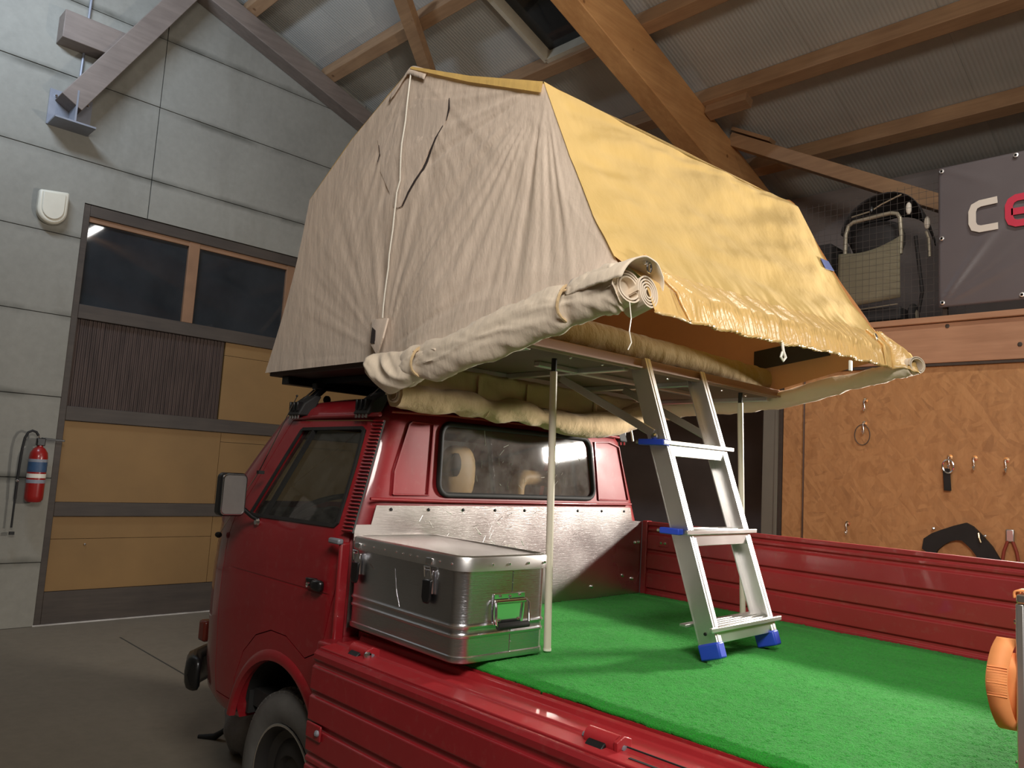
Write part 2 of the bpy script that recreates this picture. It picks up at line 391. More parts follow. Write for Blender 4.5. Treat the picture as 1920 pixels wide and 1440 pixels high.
def lerp(a, b, t): return a + (b - a) * t
def pl(pts, t):                        # point on a polyline of (t, ...) knots
    for i in range(len(pts) - 1):
        a, b = pts[i], pts[i + 1]
        if t <= b[0] or i == len(pts) - 2:
            k = (t - a[0]) / (b[0] - a[0]); k = max(0, min(1, k)); return [lerp(x, y, k) for x, y in zip(a[1:], b[1:])]
def nz(x, y=0, z=0): return NZ.noise(Vector((x, y, z)))
def smooth01(x): x = max(0, min(1, x)); return x * x * (3 - 2 * x)

# ================================================================== THE BARN
XW = -5.42; KS = .33
def roof(I, y): return I - KS * abs(y)
I_RB, I_RT, I_CE = 6.33, 6.80, 6.985

def clip(poly, a, b, c):               # keep a*y + b*z <= c
    out = []
    for i in range(len(poly)):
        p, q = poly[i], poly[(i + 1) % len(poly)]; fp = a * p[0] + b * p[1] - c; fq = a * q[0] + b * q[1] - c
        if fp <= 0: out.append(p)
        if fp * fq < 0: t = fp / (fp - fq); out.append((p[0] + (q[0] - p[0]) * t, p[1] + (q[1] - p[1]) * t))
    return out

fl = MB().box(-5.7, 8.6, -6.6, 7.7, -.12, 0).build('floor', floor_m); tag(fl, 'worn grey-brown concrete floor of the barn', 'floor', kind='structure')

MB().beam((-4.692, 0.986, .0005), (-3.083, 0.976, .0005), .012, .002).build('floor_joint', concrete_dark, fl)
# gable wall of cast concrete with formwork joints
DOOR = (.51, 4.02, 3.80)
wf = MB(); wf.prism([(-6.6, 0), (DOOR[0], 0), (DOOR[0], DOOR[2]), (DOOR[1], DOOR[2]), (DOOR[1], 0), (7.7, 0), (7.7, roof(6.98, 7.7)), (0, 6.98), (-6.6, roof(6.98, 6.6))], 'X', -5.66, XW - .014)
wall = wf.build('wall_front', concrete_dark); tag(wall, 'grey cast-concrete gable wall with formwork joints around the barn door', 'wall', kind='structure')
ys = [-6.6, -3.6, -1.27, 1.065, 3.4, 5.73, 7.7]; zs = [0, .55, 1.28, 2.0, 2.73, 3.46, 4.19, 4.93, 5.63, 6.36, 7.0]; g = .004
for i in range(len(ys) - 1):
    for j in range(len(zs) - 1):
        y0, y1, z0, z1 = ys[i] + g, ys[i + 1] - g, zs[j] + g, zs[j + 1] - g
        cells = [(y0, y1, z0, z1)]
        if y1 > DOOR[0] and y0 < DOOR[1] and z0 < DOOR[2]:
            cells = []
            if y0 < DOOR[0]: cells.append((y0, DOOR[0], z0, z1))
            if y1 > DOOR[1]: cells.append((DOOR[1], y1, z0, z1))
            if z1 > DOOR[2]: cells.append((max(y0, DOOR[0]), min(y1, DOOR[1]), DOOR[2], z1))
        for (a, b, c, d) in cells:
            p = [(a, c), (b, c), (b, d), (a, d)]; p = clip(p, KS, 1, 6.97); p = clip(p, -KS, 1, 6.97) if p else p
            if len(p) > 2: MB().prism(p, 'X', XW - .02, XW + random.uniform(-.002, .002)).build('concrete_panel', concrete, wall)

def plainwall(name, lab, mat, *b):
    o = MB().box(*b).build(name, mat); tag(o, lab, 'wall', kind='structure'); return o
plainwall('wall_left', 'plain concrete side wall left of the pickup', concrete, -5.66, 8.6, -6.8, -6.6, 0, 5.0)
plainwall('wall_rear', 'plain concrete wall behind the photographer', concrete, 8.6, 8.8, -6.8, 7.9, 0, 7.0)
plainwall('wall_outer', 'dark outer wall behind the gallery', dark_wall, -5.66, 8.6, 7.7, 7.9, 0, 4.6)

# ribbed roof sheets, both slopes
for side, nm, lb in ((1, 'ceiling_right', 'grey ribbed metal roof sheets over the gallery side'), (-1, 'ceiling_left', 'grey ribbed metal roof sheets left of the ridge')):
    ce = thing(nm, lb, 'ceiling', (-5.66, 0, 0), kind='structure')
    first = None
    for i in range(14):
        if first is None:
            e = 7.75; first = MB().prism([(0, I_CE), (side * e, roof(I_CE, e)), (side * e, roof(I_CE, e) + .04), (0, I_CE + .04)], 'X', -5.66, -5.66 + 1.0215).build('roof_sheet', ceil_m, ce)
        else: share(first, ce, (i * 1.023, 0, 0))

def strct(mb, name, mat, lab, cat='beam', group=None, **k):
    o = mb.build(name, mat, **k); return tag(o, lab, cat, group, 'structure')
# purlins along the barn
for n, y in enumerate((.85, 1.83, 2.81, 3.82, 4.83, 5.86, 6.9)):
    up = (0, KS, 1)
    lab = ['purlin nearest the ridge', 'second purlin from the ridge on the gallery side', 'purlin passing behind the tent peak', 'purlin at the lower edge of the roof hatch', 'purlin above the gallery banner, meeting the big rafter high', 'low purlin behind the diagonal brace over the gallery', 'lowest purlin at the outer wall'][n]
    zc = roof((I_RT + I_CE) / 2 - .005, y)
    strct(MB().beam((XW, y, zc), (8.6, y, zc), .13, (I_CE - I_RT) * .94, up), 'purlin', beam_m, 'wooden ' + lab, group='roof purlins', bevel=.006)
for y in (-.85, -1.9, -2.95, -4.0, -5.05, -6.1):
    zc = roof((I_RT + I_CE) / 2 - .005, y)
    strct(MB().beam((XW, y, zc), (8.6, y, zc), .13, (I_CE - I_RT) * .94, (0, -KS, 1)), 'purlin', beam_m, 'wooden purlin on the roof slope left of the ridge', group='purlins left of the ridge')
# rafters across the barn
def rafter(xa, xb, Ib, It, side, lab, group=None, mat=None):
    e = 7.6 if side > 0 else 6.5
    return strct(MB().prism([(0, Ib), (side * e, roof(Ib, e)), (side * e, roof(It, e)), (0, It)], 'X', xa, xb), 'rafter', mat or beam_y, lab, group=group, bevel=.008)
rafter(XW + .003, XW + .20, 6.585, 6.79, 1, 'slim wooden rafter lying against the gable wall, right slope', mat=wall_beam)
rafter(XW + .003, XW + .20, 6.585, 6.79, -1, 'slim wooden rafter lying against the gable wall, left slope', mat=wall_beam)
rafter(-1.82, -1.60, I_RB, I_RT - .005, 1, 'massive orange glulam rafter above the tent')
rafter(-1.82, -1.60, I_RB, I_RT - .005, -1, 'massive glulam rafter, left slope above the pickup front')
for x in (2.45, 6.2):
    for s in (1, -1): rafter(x - .11, x + .11, I_RB, I_RT - .005, s, 'massive glulam rafter behind the photographer', 'rafters out of view')
# knee brace on a steel shoe at the gable wall
kb = thing('knee_brace', 'slanting timber brace rising from a steel shoe on the gable wall', 'beam', (XW, .29, 4.42), kind='structure')
MB().beam((XW + .12, .25, 4.60), (XW + .12, 1.62, 6.90), .20, .235, (1, 0, 0)).build('timber', wall_beam, kb, bevel=.006)
sh = MB().box(XW - .005, XW + .012, .12, .47, 4.42, 4.75).box(XW, XW + .26, .13, .46, 4.415, 4.43).box(XW, XW + .24, .285, .30, 4.43, 4.72).build('steel_shoe', steel_grey, kb)
for (y, z) in ((.19, 4.48), (.41, 4.48), (.17, 4.69), (.43, 4.69)):
    MB().lathe([(.012, 0), (.012, .02), (.006, .026)], (XW + .012, y, z), 'X', 8).build('bolt', chrome, sh)
o = MB().beam((XW + .10, .12, 5.30), (XW + .10, .66, 5.30), .2, .26).build('trimmer_beam', wall_beam, bevel=.006); tag(o, 'short timber trimmer block high on the gable wall beside the brace', 'beam', kind='structure')
o = MB().tube([(XW + .02, .34, 4.85), (XW + .02, .36, 6.2)], .012, 8).build('conduit', steel_grey); tag(o, 'thin vertical conduit above the steel shoe on the gable wall', 'pipe', kind='structure')
# wind brace in the roof, diagonal strut over the gallery
strct(MB().beam((-3.35, 2.35, roof(6.72, 2.35)), (-4.75, 4.35, roof(6.72, 4.35)), .14, .10, (0, KS, 1)), 'wind_brace', beam_m, 'dark timber wind brace crossing under a purlin behind the tent peak')
dsb = thing('gallery_strut', 'diagonal timber strut running from the glulam rafter down to the gallery', 'beam', (-1.6, 5.36, 5.0), kind='structure')
MB().beam((-1.62, 5.36, 5.075), (.75, 5.36, 3.76), .14, .13, (0, 0, 1)).build('timber', beam_m, dsb, bevel=.005)
MB().beam((-1.60, 5.36, 5.18), (-1.18, 5.36, 4.945), .12, .035, (0, 0, 1)).build('packing_board', beam_m, dsb)
o = MB().beam((-1.58, 4.83, roof(I_RT, 4.83) - .05), (-1.15, 4.83, roof(I_RT, 4.83) - .05), .12, .09, (0, KS, 1)).build('packing_block', beam_m); tag(o, 'short timber packing block under a purlin beside the glulam rafter', 'block', kind='structure')
# roof hatch
hx0, hx1, hy0, hy1 = -2.74, -1.90, 2.92, 3.74
ht = thing('roof_hatch', 'dark roof hatch with pale wooden frame left of the glulam rafter', 'hatch', (hx0, hy0, 5.6), kind='structure')
def onroof(x, y, I): return (x, y, roof(I, y))
MB().add([onroof(hx0, hy0, 6.96), onroof(hx1, hy0, 6.96), onroof(hx1, hy1, 6.96), onroof(hx0, hy1, 6.96), onroof(hx0, hy0, 6.98), onroof(hx1, hy0, 6.98), onroof(hx1, hy1, 6.98), onroof(hx0, hy1, 6.98)],
         [(0, 3, 2, 1), (4, 5, 6, 7), (0, 1, 5, 4), (1, 2, 6, 5), (2, 3, 7, 6), (3, 0, 4, 7)]).build('pane', night_glass, ht)
for (a, b) in (((hx0, hy0), (hx0, hy1)), ((hx0, hy1), (hx1, hy1)), ((hx1, hy1), (hx1, hy0)), ((hx1, hy0), (hx0, hy0))):
    MB().beam(onroof(*a, 6.90), onroof(*b, 6.90), .05, .12, (0, KS, 1)).build('frame', hatch_wood, ht)

# ---------------------------------------------------------------- barn door
dr = thing('door_1', 'large dark-framed barn door with glazed top and yellow panels', 'door', (XW, .51, 0), kind='structure')
dx = XW - .03
MB().box(XW - .10, XW - .085, .51, 4.02, 0, 3.8).build('backing', dark_timber, dr)
def dbar(n, y0, y1, z0, z1, m=None, t=.05, d=0): return MB().box(dx - .05, dx + d + t - .05, y0, y1, z0, z1).build(n, m or dark_timber, dr, bevel=.004)
dbar('stile', .512, .568, 0.01, 3.795, t=.07)
dbar('stile', 3.96, 4.018, 0.01, 3.795, t=.07)
dbar('top_rail', .568, 3.96, 3.69, 3.795, t=.07)
dbar('rail', .568, 3.96, 2.735, 2.865, t=.065)
dbar('rail', .568, 3.96, 1.80, 1.93, t=.065)
dbar('rail', .568, 3.96, .945, 1.07, t=.065)
dbar('bottom_rail', .568, 3.96, .01, .285, t=.065)
MB().box(dx - .05, dx + .03, .505, 4.02, -.002, .012).build('threshold', alu_dull, dr)
for (a, b) in ((.57, 1.50), (1.61, 2.58), (2.69, 3.95)):
    pn = MB().box(dx - .035, dx - .028, a, b, 2.87, 3.66).build('pane', night_glass, dr)
for (a, b) in ((1.50, 1.61), (2.58, 2.69)): dbar('mullion', a, b, 2.866, 3.69, orange_frame, t=.055)
dbar('glazing_bar', .568, 3.96, 3.64, 3.69, orange_frame, t=.05)
# ribbed dark panel
rb = MB()
n = 78
for i in range(n):
    y = .572 + (1.975 - .572) * i / n; rb.box(dx - .05, dx - .022 - .006 * (i % 2) - random.uniform(0, .003), y + .001, y + .0155, 1.932, 2.733)
rp = rb.build('ribbed_panel', dark_slat_m, dr); rp['kind'] = 'stuff'
def ypan(y0, y1, z0, z1): return MB().box(dx - .05, dx - .018, y0, y1, z0, z1).build('plywood_panel', panel_yellow, dr)
ypan(1.985, 3.95, 2.60, 2.733); ypan(1.985, 3.95, 1.932, 2.596)
ypan(.572, 2.028, 1.072, 1.797); ypan(2.032, 3.95, 1.072, 1.70); ypan(2.032, 3.95, 1.704, 1.797)
ypan(.572, 2.028, .745, .942); ypan(.572, 2.028, .288, .741); ypan(2.032, 3.95, .288, .942)
MB().ball((dx - .012, .86, .69), .011, 8, 6).build('screw', chrome, dr)

# ---------------------------------------------------------------- siren and fire extinguisher on the gable wall
sr = thing('alarm_siren', 'cream alarm siren box high on the concrete wall', 'alarm', (XW, .24, 3.6))
pts = [(.125, 3.80)] + [(.243 + .118 * cos(a), 3.64 + .125 * sin(a)) for a in [pi + pi * i / 14 for i in range(15)]] + [(.361, 3.83)]
MB().prism(pts, 'X', XW, XW + .085).build('housing', cream, sr, bevel=.018)
pts = [(.155, 3.785)] + [(.243 + .088 * cos(a), 3.65 + .098 * sin(a)) for a in [pi + pi * i / 12 for i in range(13)]] + [(.331, 3.80)]
MB().prism(pts, 'X', XW + .085, XW + .098).build('cover', cream, sr, bevel=.006)

ex = thing('fire_extinguisher', 'red fire extinguisher with black hose hung beside the barn door', 'extinguisher', (XW + .10, .37, 1.1))
ec = (XW + .115, .365, 0); lean = .02
MB().lathe([(.02, 1.075), (.055, 1.08), (.07, 1.10), (.072, 1.13), (.072, 1.46), (.066, 1.50), (.045, 1.535), (.024, 1.55), (.022, 1.575)], ec, 'Z', 24).build('cylinder', ext_red, ex, smooth=40)
MB().lathe([(.0728, 1.335), (.0728, 1.42)], ec, 'Z', 24).build('label_panel', label_blue, ex, smooth=40)
MB().lathe([(.0726, 1.42), (.0726, 1.445)], ec, 'Z', 24).build('label_panel', label_grey, ex, smooth=40)
MB().lathe([(.0728, 1.285), (.0728, 1.32)], ec, 'Z', 24).build('label_panel', white_plastic, ex, smooth=40)
MB().lathe([(.0728, 1.24), (.0728, 1.27)], ec, 'Z', 24).build('label_panel', label_grey, ex, smooth=40)
MB().box(ec[0] - .025, ec[0] + .025, .335, .40, 1.56, 1.625).build('valve', black_gloss, ex, bevel=.006)
MB().obox((ec[0], .46, 1.618), (.014, 0, 0), (0, .09, -.004), (0, 0, .009)).build('lever', black_gloss, ex, bevel=.003)
MB().tube([(ec[0], .355, 1.62), (ec[0], .345, 1.645)], .008, 8).build('coupling', chrome, ex)
hp = [(ec[0], .345, 1.645), (ec[0], .325, 1.675), (ec[0], .295, 1.685), (ec[0], .265, 1.668), (ec[0], .245, 1.62), (ec[0], .235, 1.53), (ec[0] - .01, .232, 1.40), (ec[0] - .02, .232, 1.25), (ec[0] - .03, .235, 1.1)]
MB().tube(hp, .0105, 8).build('hose', black_rub, ex, smooth=60)
MB().tube([(ec[0] - .03, .235, 1.1), (ec[0] - .035, .236, .86)], .008, 8).build('nozzle', black_rub, ex, smooth=60)
MB().box(ec[0] - .05, ec[0] - .02, .225, .262, .80, .825).build('nozzle_tip', black_rub, ex)
MB().ball((ec[0] - .01, .232, 1.255), .012, 8, 6).build('clip', chrome, ex)
MB().box(XW, XW + .05, .345, .385, 1.47, 1.53).build('wall_bracket', black_metal, ex)

# ---------------------------------------------------------------- partition, gallery
YP = 4.40
wr = thing('wall_right', 'partition of orange-brown chipboard panels under the gallery', 'wall', (-.4, YP, 0), kind='structure')
MB().box(-.53, 8.6, YP + .03, YP + .10, 0, 2.5).build('studs', dark_wall, wr)
MB().box(-.535, -.384, YP, YP + .025, 0, 2.50).build('board', osb, wr)
MB().box(-.360, 2.14, YP, YP + .025, 0, 2.50).build('board', osb, wr)
MB().box(2.146, 4.64, YP, YP + .025, 0, 2.50).build('board', osb, wr)
MB().box(4.646, 8.6, YP, YP + .025, 0, 2.50).build('board', osb, wr)
ps = thing('trim_1', 'grey square post at the end of the chipboard partition', 'post', (-.63, YP, 0), kind='structure')
MB().box(-.70, -.575, YP - .02, YP + .12, 0, 2.50).build('post', grey_post, ps, bevel=.004); MB().box(-.575, -.54, YP - .005, YP + .10, 0, 2.5).build('edge_strip', dark_timber, ps)
MB().box(-.592, -.574, YP - .026, YP - .0, 0, 2.5).build('edge_bead', grey_post, ps)
# dark bay left of the post
plainwall('wall_bay', 'dark back wall of the unlit bay beyond the post', dark_wall, -5.42, -.5, 6.4, 6.5, 0, 2.5)
plainwall('wall_bay_side', 'dark side wall of the unlit bay beyond the post', dark_wall, -.53, -.45, 4.52, 6.4, 0, 2.5)
gl = thing('trim_2', 'gallery edge of wide brown boards with a pale top rail', 'beam', (-5.4, YP, 2.5), kind='structure')
MB().box(XW, 8.6, YP - .03, YP + .03, 2.505, 2.785).build('fascia_board', fascia_m, gl, bevel=.004)
MB().box(XW, 8.6, YP - .055, YP + .09, 2.788, 2.832).build('top_rail', fascia_m, gl, bevel=.005)
MB().box(XW, 8.6, YP - .025, YP + .05, 2.485, 2.503).build('lower_lip', dark_timber, gl)
for i in range(16): MB().ball((-.2 + i * .43, YP - .033, 2.60 + .1 * (i % 3) * .8), (.014, .003, .016), 8, 6).build('knot', dark_timber, gl)
MB().box(XW, 8.6, YP + .03, 7.7, 2.70, 2.80).build('gallery_floor', dark_timber); tag(bpy.data.objects['gallery_floor'], 'dark timber gallery floor above the partition', 'floor', kind='structure')
plainwall('wall_gallery', 'dark wall at the back of the gallery', dark_wall, -5.42, 8.6, 6.55, 6.62, 2.8, 4.78)

mg = thing('mesh_railing', 'thin wire-mesh railing along the gallery edge', 'railing', (-1, YP + .05, 2.83))
wm = MB()
for i in range(60):
    x = -2.2 + i * .05; wm.beam((x, YP + .05, 2.83), (x, YP + .05, 3.86), .0018, .0018, (0, 1, 0))
for j in range(21): z = 2.84 + j * .05; wm.beam((-2.22, YP + .053, z), (.78, YP + .053, z), .0018, .0018)
o = wm.build('wire_grid', wire_m, mg); o['kind'] = 'stuff'
for x in (-2.2, -.75, .62): MB().box(x - .015, x + .015, YP + .055, YP + .085, 2.83, 3.9).build('post', dark_timber, mg)

# banner with two visible letters
bn = thing('advertising_banner', 'dark vinyl banner with white and red letters on the gallery railing', 'banner', (.6, YP - .02, 2.9))
BX0, BX1, BZ0, BZ1 = .592, 3.1, 2.905, 3.925
def bfn(u, v):
    x = lerp(BX0, BX1, u); z = lerp(BZ0, BZ1, v); y = YP + .012
    px, pz = x - BX0, z - BZ0; r = sqrt(px * px + pz * pz); th = atan2(pz, px)
    y -= .020 * math.exp(-((th - .98) / .07) ** 2) * smooth01(r / .12) * max(0, 1 - r / 1.15)
    y -= .012 * math.exp(-((th - .50) / .07) ** 2) * smooth01(r / .2) * max(0, 1 - r / 1.3)
    y -= .008 * math.exp(-((th - .72) / .05) ** 2) * smooth01(r / .2) * max(0, 1 - r / 1.0)
    pz2 = BZ1 - z; th2 = atan2(pz2, px); y -= .010 * math.exp(-((th2 - .5) / .1) ** 2) * max(0, 1 - sqrt(px * px + pz2 * pz2) / .5)
    return (x, y + .004 * nz(x * 3, z * 3), z)
MB().grid(bfn, 110, 60).build('sheet', banner_m, bn, smooth=80, solid=.003)
for (x, z) in ((.618, 3.895), (.618, 3.40), (.622, 2.935), (1.075, 3.90), (1.10, 2.935), (1.55, 3.9), (1.6, 2.935)):
    MB().lathe([(.007, 0), (.015, -.001), (.016, -.004), (.008, -.006), (.007, 0)], (x, YP - .002, z), 'Y', 12).build('eyelet', alu, bn)
def stroke(pts, w, nm, mat, y):        # flat letter stroke with mitred turns
    P2 = [Vector(p) for p in pts]; L = []; Rr = []
    for i, p in enumerate(P2):
        a = (p - P2[i - 1]).normalized() if i else (P2[1] - p).normalized(); b = (P2[i + 1] - p).normalized() if i < len(P2) - 1 else a
        t = (a + b).normalized(); nn = Vector((-t.y, t.x)); k = w / 2 / max(.5, nn.dot(Vector((-a.y, a.x))))
        L.append(p + nn * k); Rr.append(p - nn * k)
    mb = MB()
    for i in range(len(P2) - 1):
        q = [L[i], L[i + 1], Rr[i + 1], Rr[i]]; mb.add([(a.x, y, a.y) for a in q] + [(a.x, y - .004, a.y) for a in q], [(0, 1, 2, 3), (7, 6, 5, 4), (0, 4, 5, 1), (1, 5, 6, 2), (2, 6, 7, 3), (3, 7, 4, 0)])
    return mb.build(nm, mat, bn)
cxl, czl = .80, 3.415
stroke([(.965, 3.612), (.86, 3.606), (.825, 3.59), (.812, 3.555), (.812, 3.475), (.825, 3.44), (.86, 3.425), (.968, 3.428)], .047, 'letter_c', letter_white, YP - .006)
stroke([(1.045, 3.508), (1.20, 3.508), (1.20, 3.575), (1.185, 3.6), (1.16, 3.604), (1.075, 3.602), (1.045, 3.585), (1.032, 3.555), (1.032, 3.475), (1.045, 3.44), (1.075, 3.425), (1.195, 3.425)], .047, 'letter_e', letter_red, YP - .006)

# stroller standing on the gallery
st = thing('pushchair', 'folded grey and cream pushchair behind the gallery mesh', 'stroller', (.05, 4.85, 2.83))
sy = 4.62
def sp(x, z, y=0): return (x, sy + y, z)
MB().tube([sp(-.155, 3.36), sp(-.15, 3.62), sp(-.13, 3.69), sp(-.09, 3.715), sp(.19, 3.735), sp(.24, 3.72), sp(.262, 3.68), sp(.27, 3.55), sp(.265, 3.40)], .016, 10).build('push_bar', stroller_tube, st, smooth=50)
def flap(u, v):
    x = lerp(-.20, .27, u); top = 3.46 + .04 * (2 * u - .6) ** 2 if u > .2 else 3.465; z = lerp(3.02 + .10 * u * u * .4, top - .02 * sin(pi * u), v)
    return (x, sy - .012 - .03 * sin(pi * u) - .01 * sin(pi * v), z)
MB().grid(flap, 16, 10).build('footmuff', stroller_cloth, st, smooth=60, solid=.012)
MB().ball(sp(.05, 3.57, .14), (.20, .10, .15), 14, 9, .7).build('seat_shell', stroller_dark, st, smooth=60)
def hood(u, v):
    a = pi * u; r = .31; x = .08 - r * cos(a); z = 3.66 + (.25 + .07 * u) * sin(a) * (1 - .0 * v); return (x, sy + .10 + v * .30, z - .12 * v * v)
MB().grid(hood, 18, 8).build('canopy', stroller_dark, st, smooth=60, solid=.006)
MB().tube([sp(-.13, 3.78, .06), sp(.02, 3.80, .06), sp(.10, 3.84, .06), sp(.25, 3.89, .06)], .006, 6).build('canopy_rib', stroller_tube, st)
MB().ball(sp(.03, 3.81, .05), (.016, .016, .035), 8, 6).build('canopy_clip', black_gloss, st)
for s in (-.17, .34): MB().tube([sp(s, 3.55, .1), sp(s + .06, 3.1, .06), sp(s + .02, 2.95, .1)], .014, 8).build('frame_leg', stroller_dark, st)
for (x, z) in ((.31, 3.76), (.44, 3.62)): MB().ball(sp(x, z, .04), (.022, .02, .05), 10, 7).build('handle_grip', white_plastic, st, smooth=60)
MB().tube([sp(.43, 3.56, .05), sp(.45, 3.50, .05), sp(.455, 3.36, .05)], .011, 8).build('handle_bar', stroller_tube, st)
MB().box(-.12, .26, sy + .02, sy + .26, 2.90, 3.00).build('basket', stroller_dark, st, bevel=.01)
MB().tube([sp(-.17, 2.99, -.01), sp(.25, 3.01, -.01)], .005, 6).build('basket_rail', stroller_tube, st)
for x in (-.10, .34):
    wl = MB().lathe([(.02, -.02), (.075, -.02), (.088, -.01), (.088, .01), (.075, .02), (.02, .02)], sp(x, 2.925, .06), 'X', 18).build('wheel', stroller_dark, st, smooth=40)
    MB().lathe([(.03, .021), (.04, .024), (.02, .03)], sp(x, 2.925, .06), 'X', 12).build('hub', stroller_tube, wl)
# dark box standing beside the pushchair
o = MB().box(-1.05, -.32, 4.75, 5.2, 2.83, 3.62).build('storage_box', stroller_dark, bevel=.02); tag(o, 'tall dark storage box behind the mesh, left of the pushchair', 'box')

# hooks and tackle on the chipboard wall
def hook(x, z, lab):
    h = thing('wall_hook', lab, 'hook', (x, YP, z), 'steel hooks on the chipboard wall')
    MB().lathe([(.018, 0), (.018, -.004), (.006, -.006)], (x, YP, z), 'Y', 12).build('plate', brass, h)
    MB().tube([(x, YP - .004, z), (x, YP - .03, z), (x, YP - .036, z - .012), (x + .004, YP - .03, z - .05), (x + .006, YP - .034, z - .072), (x + .006, YP - .05, z - .078), (x + .006, YP - .056, z - .066)], .0055, 8).build('shank', chrome, h, smooth=60)
    MB().ball((x + .006, YP - .056, z - .064), .009, 8, 6).build('tip', chrome, h)
hook(.10, 2.255, 'uppermost single hook on the chipboard wall')
hook(.095, 2.085, 'hook just above the faint wire ring on the chipboard wall')
hook(-.02, 1.345, 'hook low on the chipboard wall at the drop side top')
hook(.665, 1.855, 'hook carrying the dark strap on the chipboard wall')
hook(.816, 1.852, 'empty hook between the dark strap and the rightmost hook')
hook(1.0, 1.845, 'empty hook nearest the right picture edge on the chipboard wall')
def ring(x, z, rx, rz, y, r=.0035, a0=0, a1=2 * pi): return [(x + rx * cos(a0 + (a1 - a0) * i / 24), y, z + rz * sin(a0 + (a1 - a0) * i / 24)) for i in range(25)]
o = MB().tube(ring(.085, 2.0, .055, .075, YP - .02), .003, 6).build('wire_ring', wire_m); tag(o, 'thin wire ring hanging from a hook on the chipboard wall', 'ring')
kc = thing('strap_carabiner', 'dark strap on a carabiner hanging from a hook on the chipboard', 'carabiner', (.66, YP, 1.7))
MB().tube(ring(.665, 1.79, .034, .045, YP - .04), .006, 8).build('carabiner', chrome, kc)
MB().obox((.655, YP - .03, 1.70), (.022, 0, 0), (0, .006, 0), (-.004, 0, .075)).build('strap', black_rub, kc, bevel=.003)
pc = thing('neoprene_belt', 'black padded belt hung in an arch on hooks along the chipboard wall', 'belt', (.75, YP, 1.25))
arc = [(.50, 1.22), (.51, 1.29), (.56, 1.33), (.62, 1.36), (.70, 1.395), (.77, 1.42), (.81, 1.40), (.86, 1.35), (.92, 1.28), (.965, 1.20)]
arc2 = [(.575, 1.17), (.595, 1.22), (.635, 1.26), (.67, 1.285), (.71, 1.30), (.745, 1.30), (.77, 1.28), (.80, 1.25), (.83, 1.21), (.85, 1.14)]
mb = MB()
for i in range(len(arc) - 1):
    q = [arc[i], arc[i + 1], arc2[i + 1], arc2[i]]; mb.add([(p[0], YP - .005, p[1]) for p in q] + [(p[0], YP - .04, p[1]) for p in q], [(0, 1, 2, 3), (7, 6, 5, 4), (0, 4, 5, 1), (1, 5, 6, 2), (2, 6, 7, 3), (3, 7, 4, 0)])
mb.build('pad', black_rub, pc)
for (x, z) in ((.575, 1.365), (.885, 1.345)): MB().ball((x, YP - .045, z), .011, 8, 6).build('rivet', chrome, pc)
MB().tube([(.845, YP - .045, 1.36), (.85, YP - .05, 1.33), (.86, YP - .05, 1.30)], .007, 8).build('snap_hook', brass, pc)
pq = thing('pliers', 'pliers with red-brown grips hanging on the chipboard wall', 'pliers', (1.02, YP, 1.3))
MB().box(.995, 1.045, YP - .03, YP - .01, 1.32, 1.40).build('jaws', alu_dull, pq, bevel=.008)
for s in (-1, 1): MB().tube([(1.02 + s * .012, YP - .02, 1.33), (1.02 + s * .035, YP - .02, 1.26), (1.02 + s * .05, YP - .02, 1.16)], .010, 8).build('grip', M('grip_red', rgb(140, 60, 44), .6), pq, smooth=60)

# lamps that light the barn
fx = thing('flood_lamp', 'rectangular work lamp on a tripod to the right of the pickup', 'lamp', (FLOOD.x, FLOOD.y, 0))
dv = (FLOOD_AIM - FLOOD).normalized(); sd = dv.cross(Vector((0, 0, 1))).normalized(); uu = sd.cross(dv)
MB().obox(FLOOD - dv * .045, sd * .24, uu * .085, dv * .03).build('housing', black_metal, fx, bevel=.01)
MB().tube([FLOOD - dv * .08, FLOOD - dv * .12 - Vector((0, 0, .05)), FLOOD - dv * .12 - Vector((0, 0, 1.5))], .016, 10).build('mast', alu_dull, fx)
fb = FLOOD - dv * .12
for a in (0.3, 2.4, 4.5): MB().tube([(fb.x, fb.y, 1.0), (fb.x + .40 * cos(a), fb.y + .40 * sin(a), .01)], .012, 8).build('leg', alu_dull, fx)
for (T, nm, lab, dr_) in ((TUBE_A, 'tube_lamp', 'ceiling tube lamp fixed under a rafter above the truck bed', Vector((0, 0, -1))), (TUBE_B, 'tube_lamp', 'tube lamp behind the photographer', (Vector((.9, .2, 2.5)) - TUBE_B).normalized()), (TUBE_C, 'tube_lamp', 'cool white tube lamp near the gable wall, left of the pickup', (Vector((-5.4, .6, 5.0)) - TUBE_C).normalized())):
    t = thing(nm, lab, 'lamp', tuple(T)); q = dr_.to_track_quat('-Z', 'Y'); ax = q @ Vector((1, 0, 0)); ay = q @ Vector((0, 1, 0))
    MB().obox(T - dr_ * .03, ax * (.83 if T is TUBE_B else .68), ay * (.47 if T is TUBE_B else .09), dr_ * .022).build('housing', white_plastic, t)
    zt = roof(I_CE, T.y)
    for s in (-.5, .5): p = T - dr_ * .05 + ax * s; MB().tube([p, (p.x, p.y, roof(I_CE, p.y))], .004, 6).build('hanger', wire_m, t)

# ================================================================== THE PICKUP
YC = 1.03
tk = thing('pickup_truck', 'dark red single-cab pickup truck with its left drop side folded down', 'truck', (0, YC, 0))

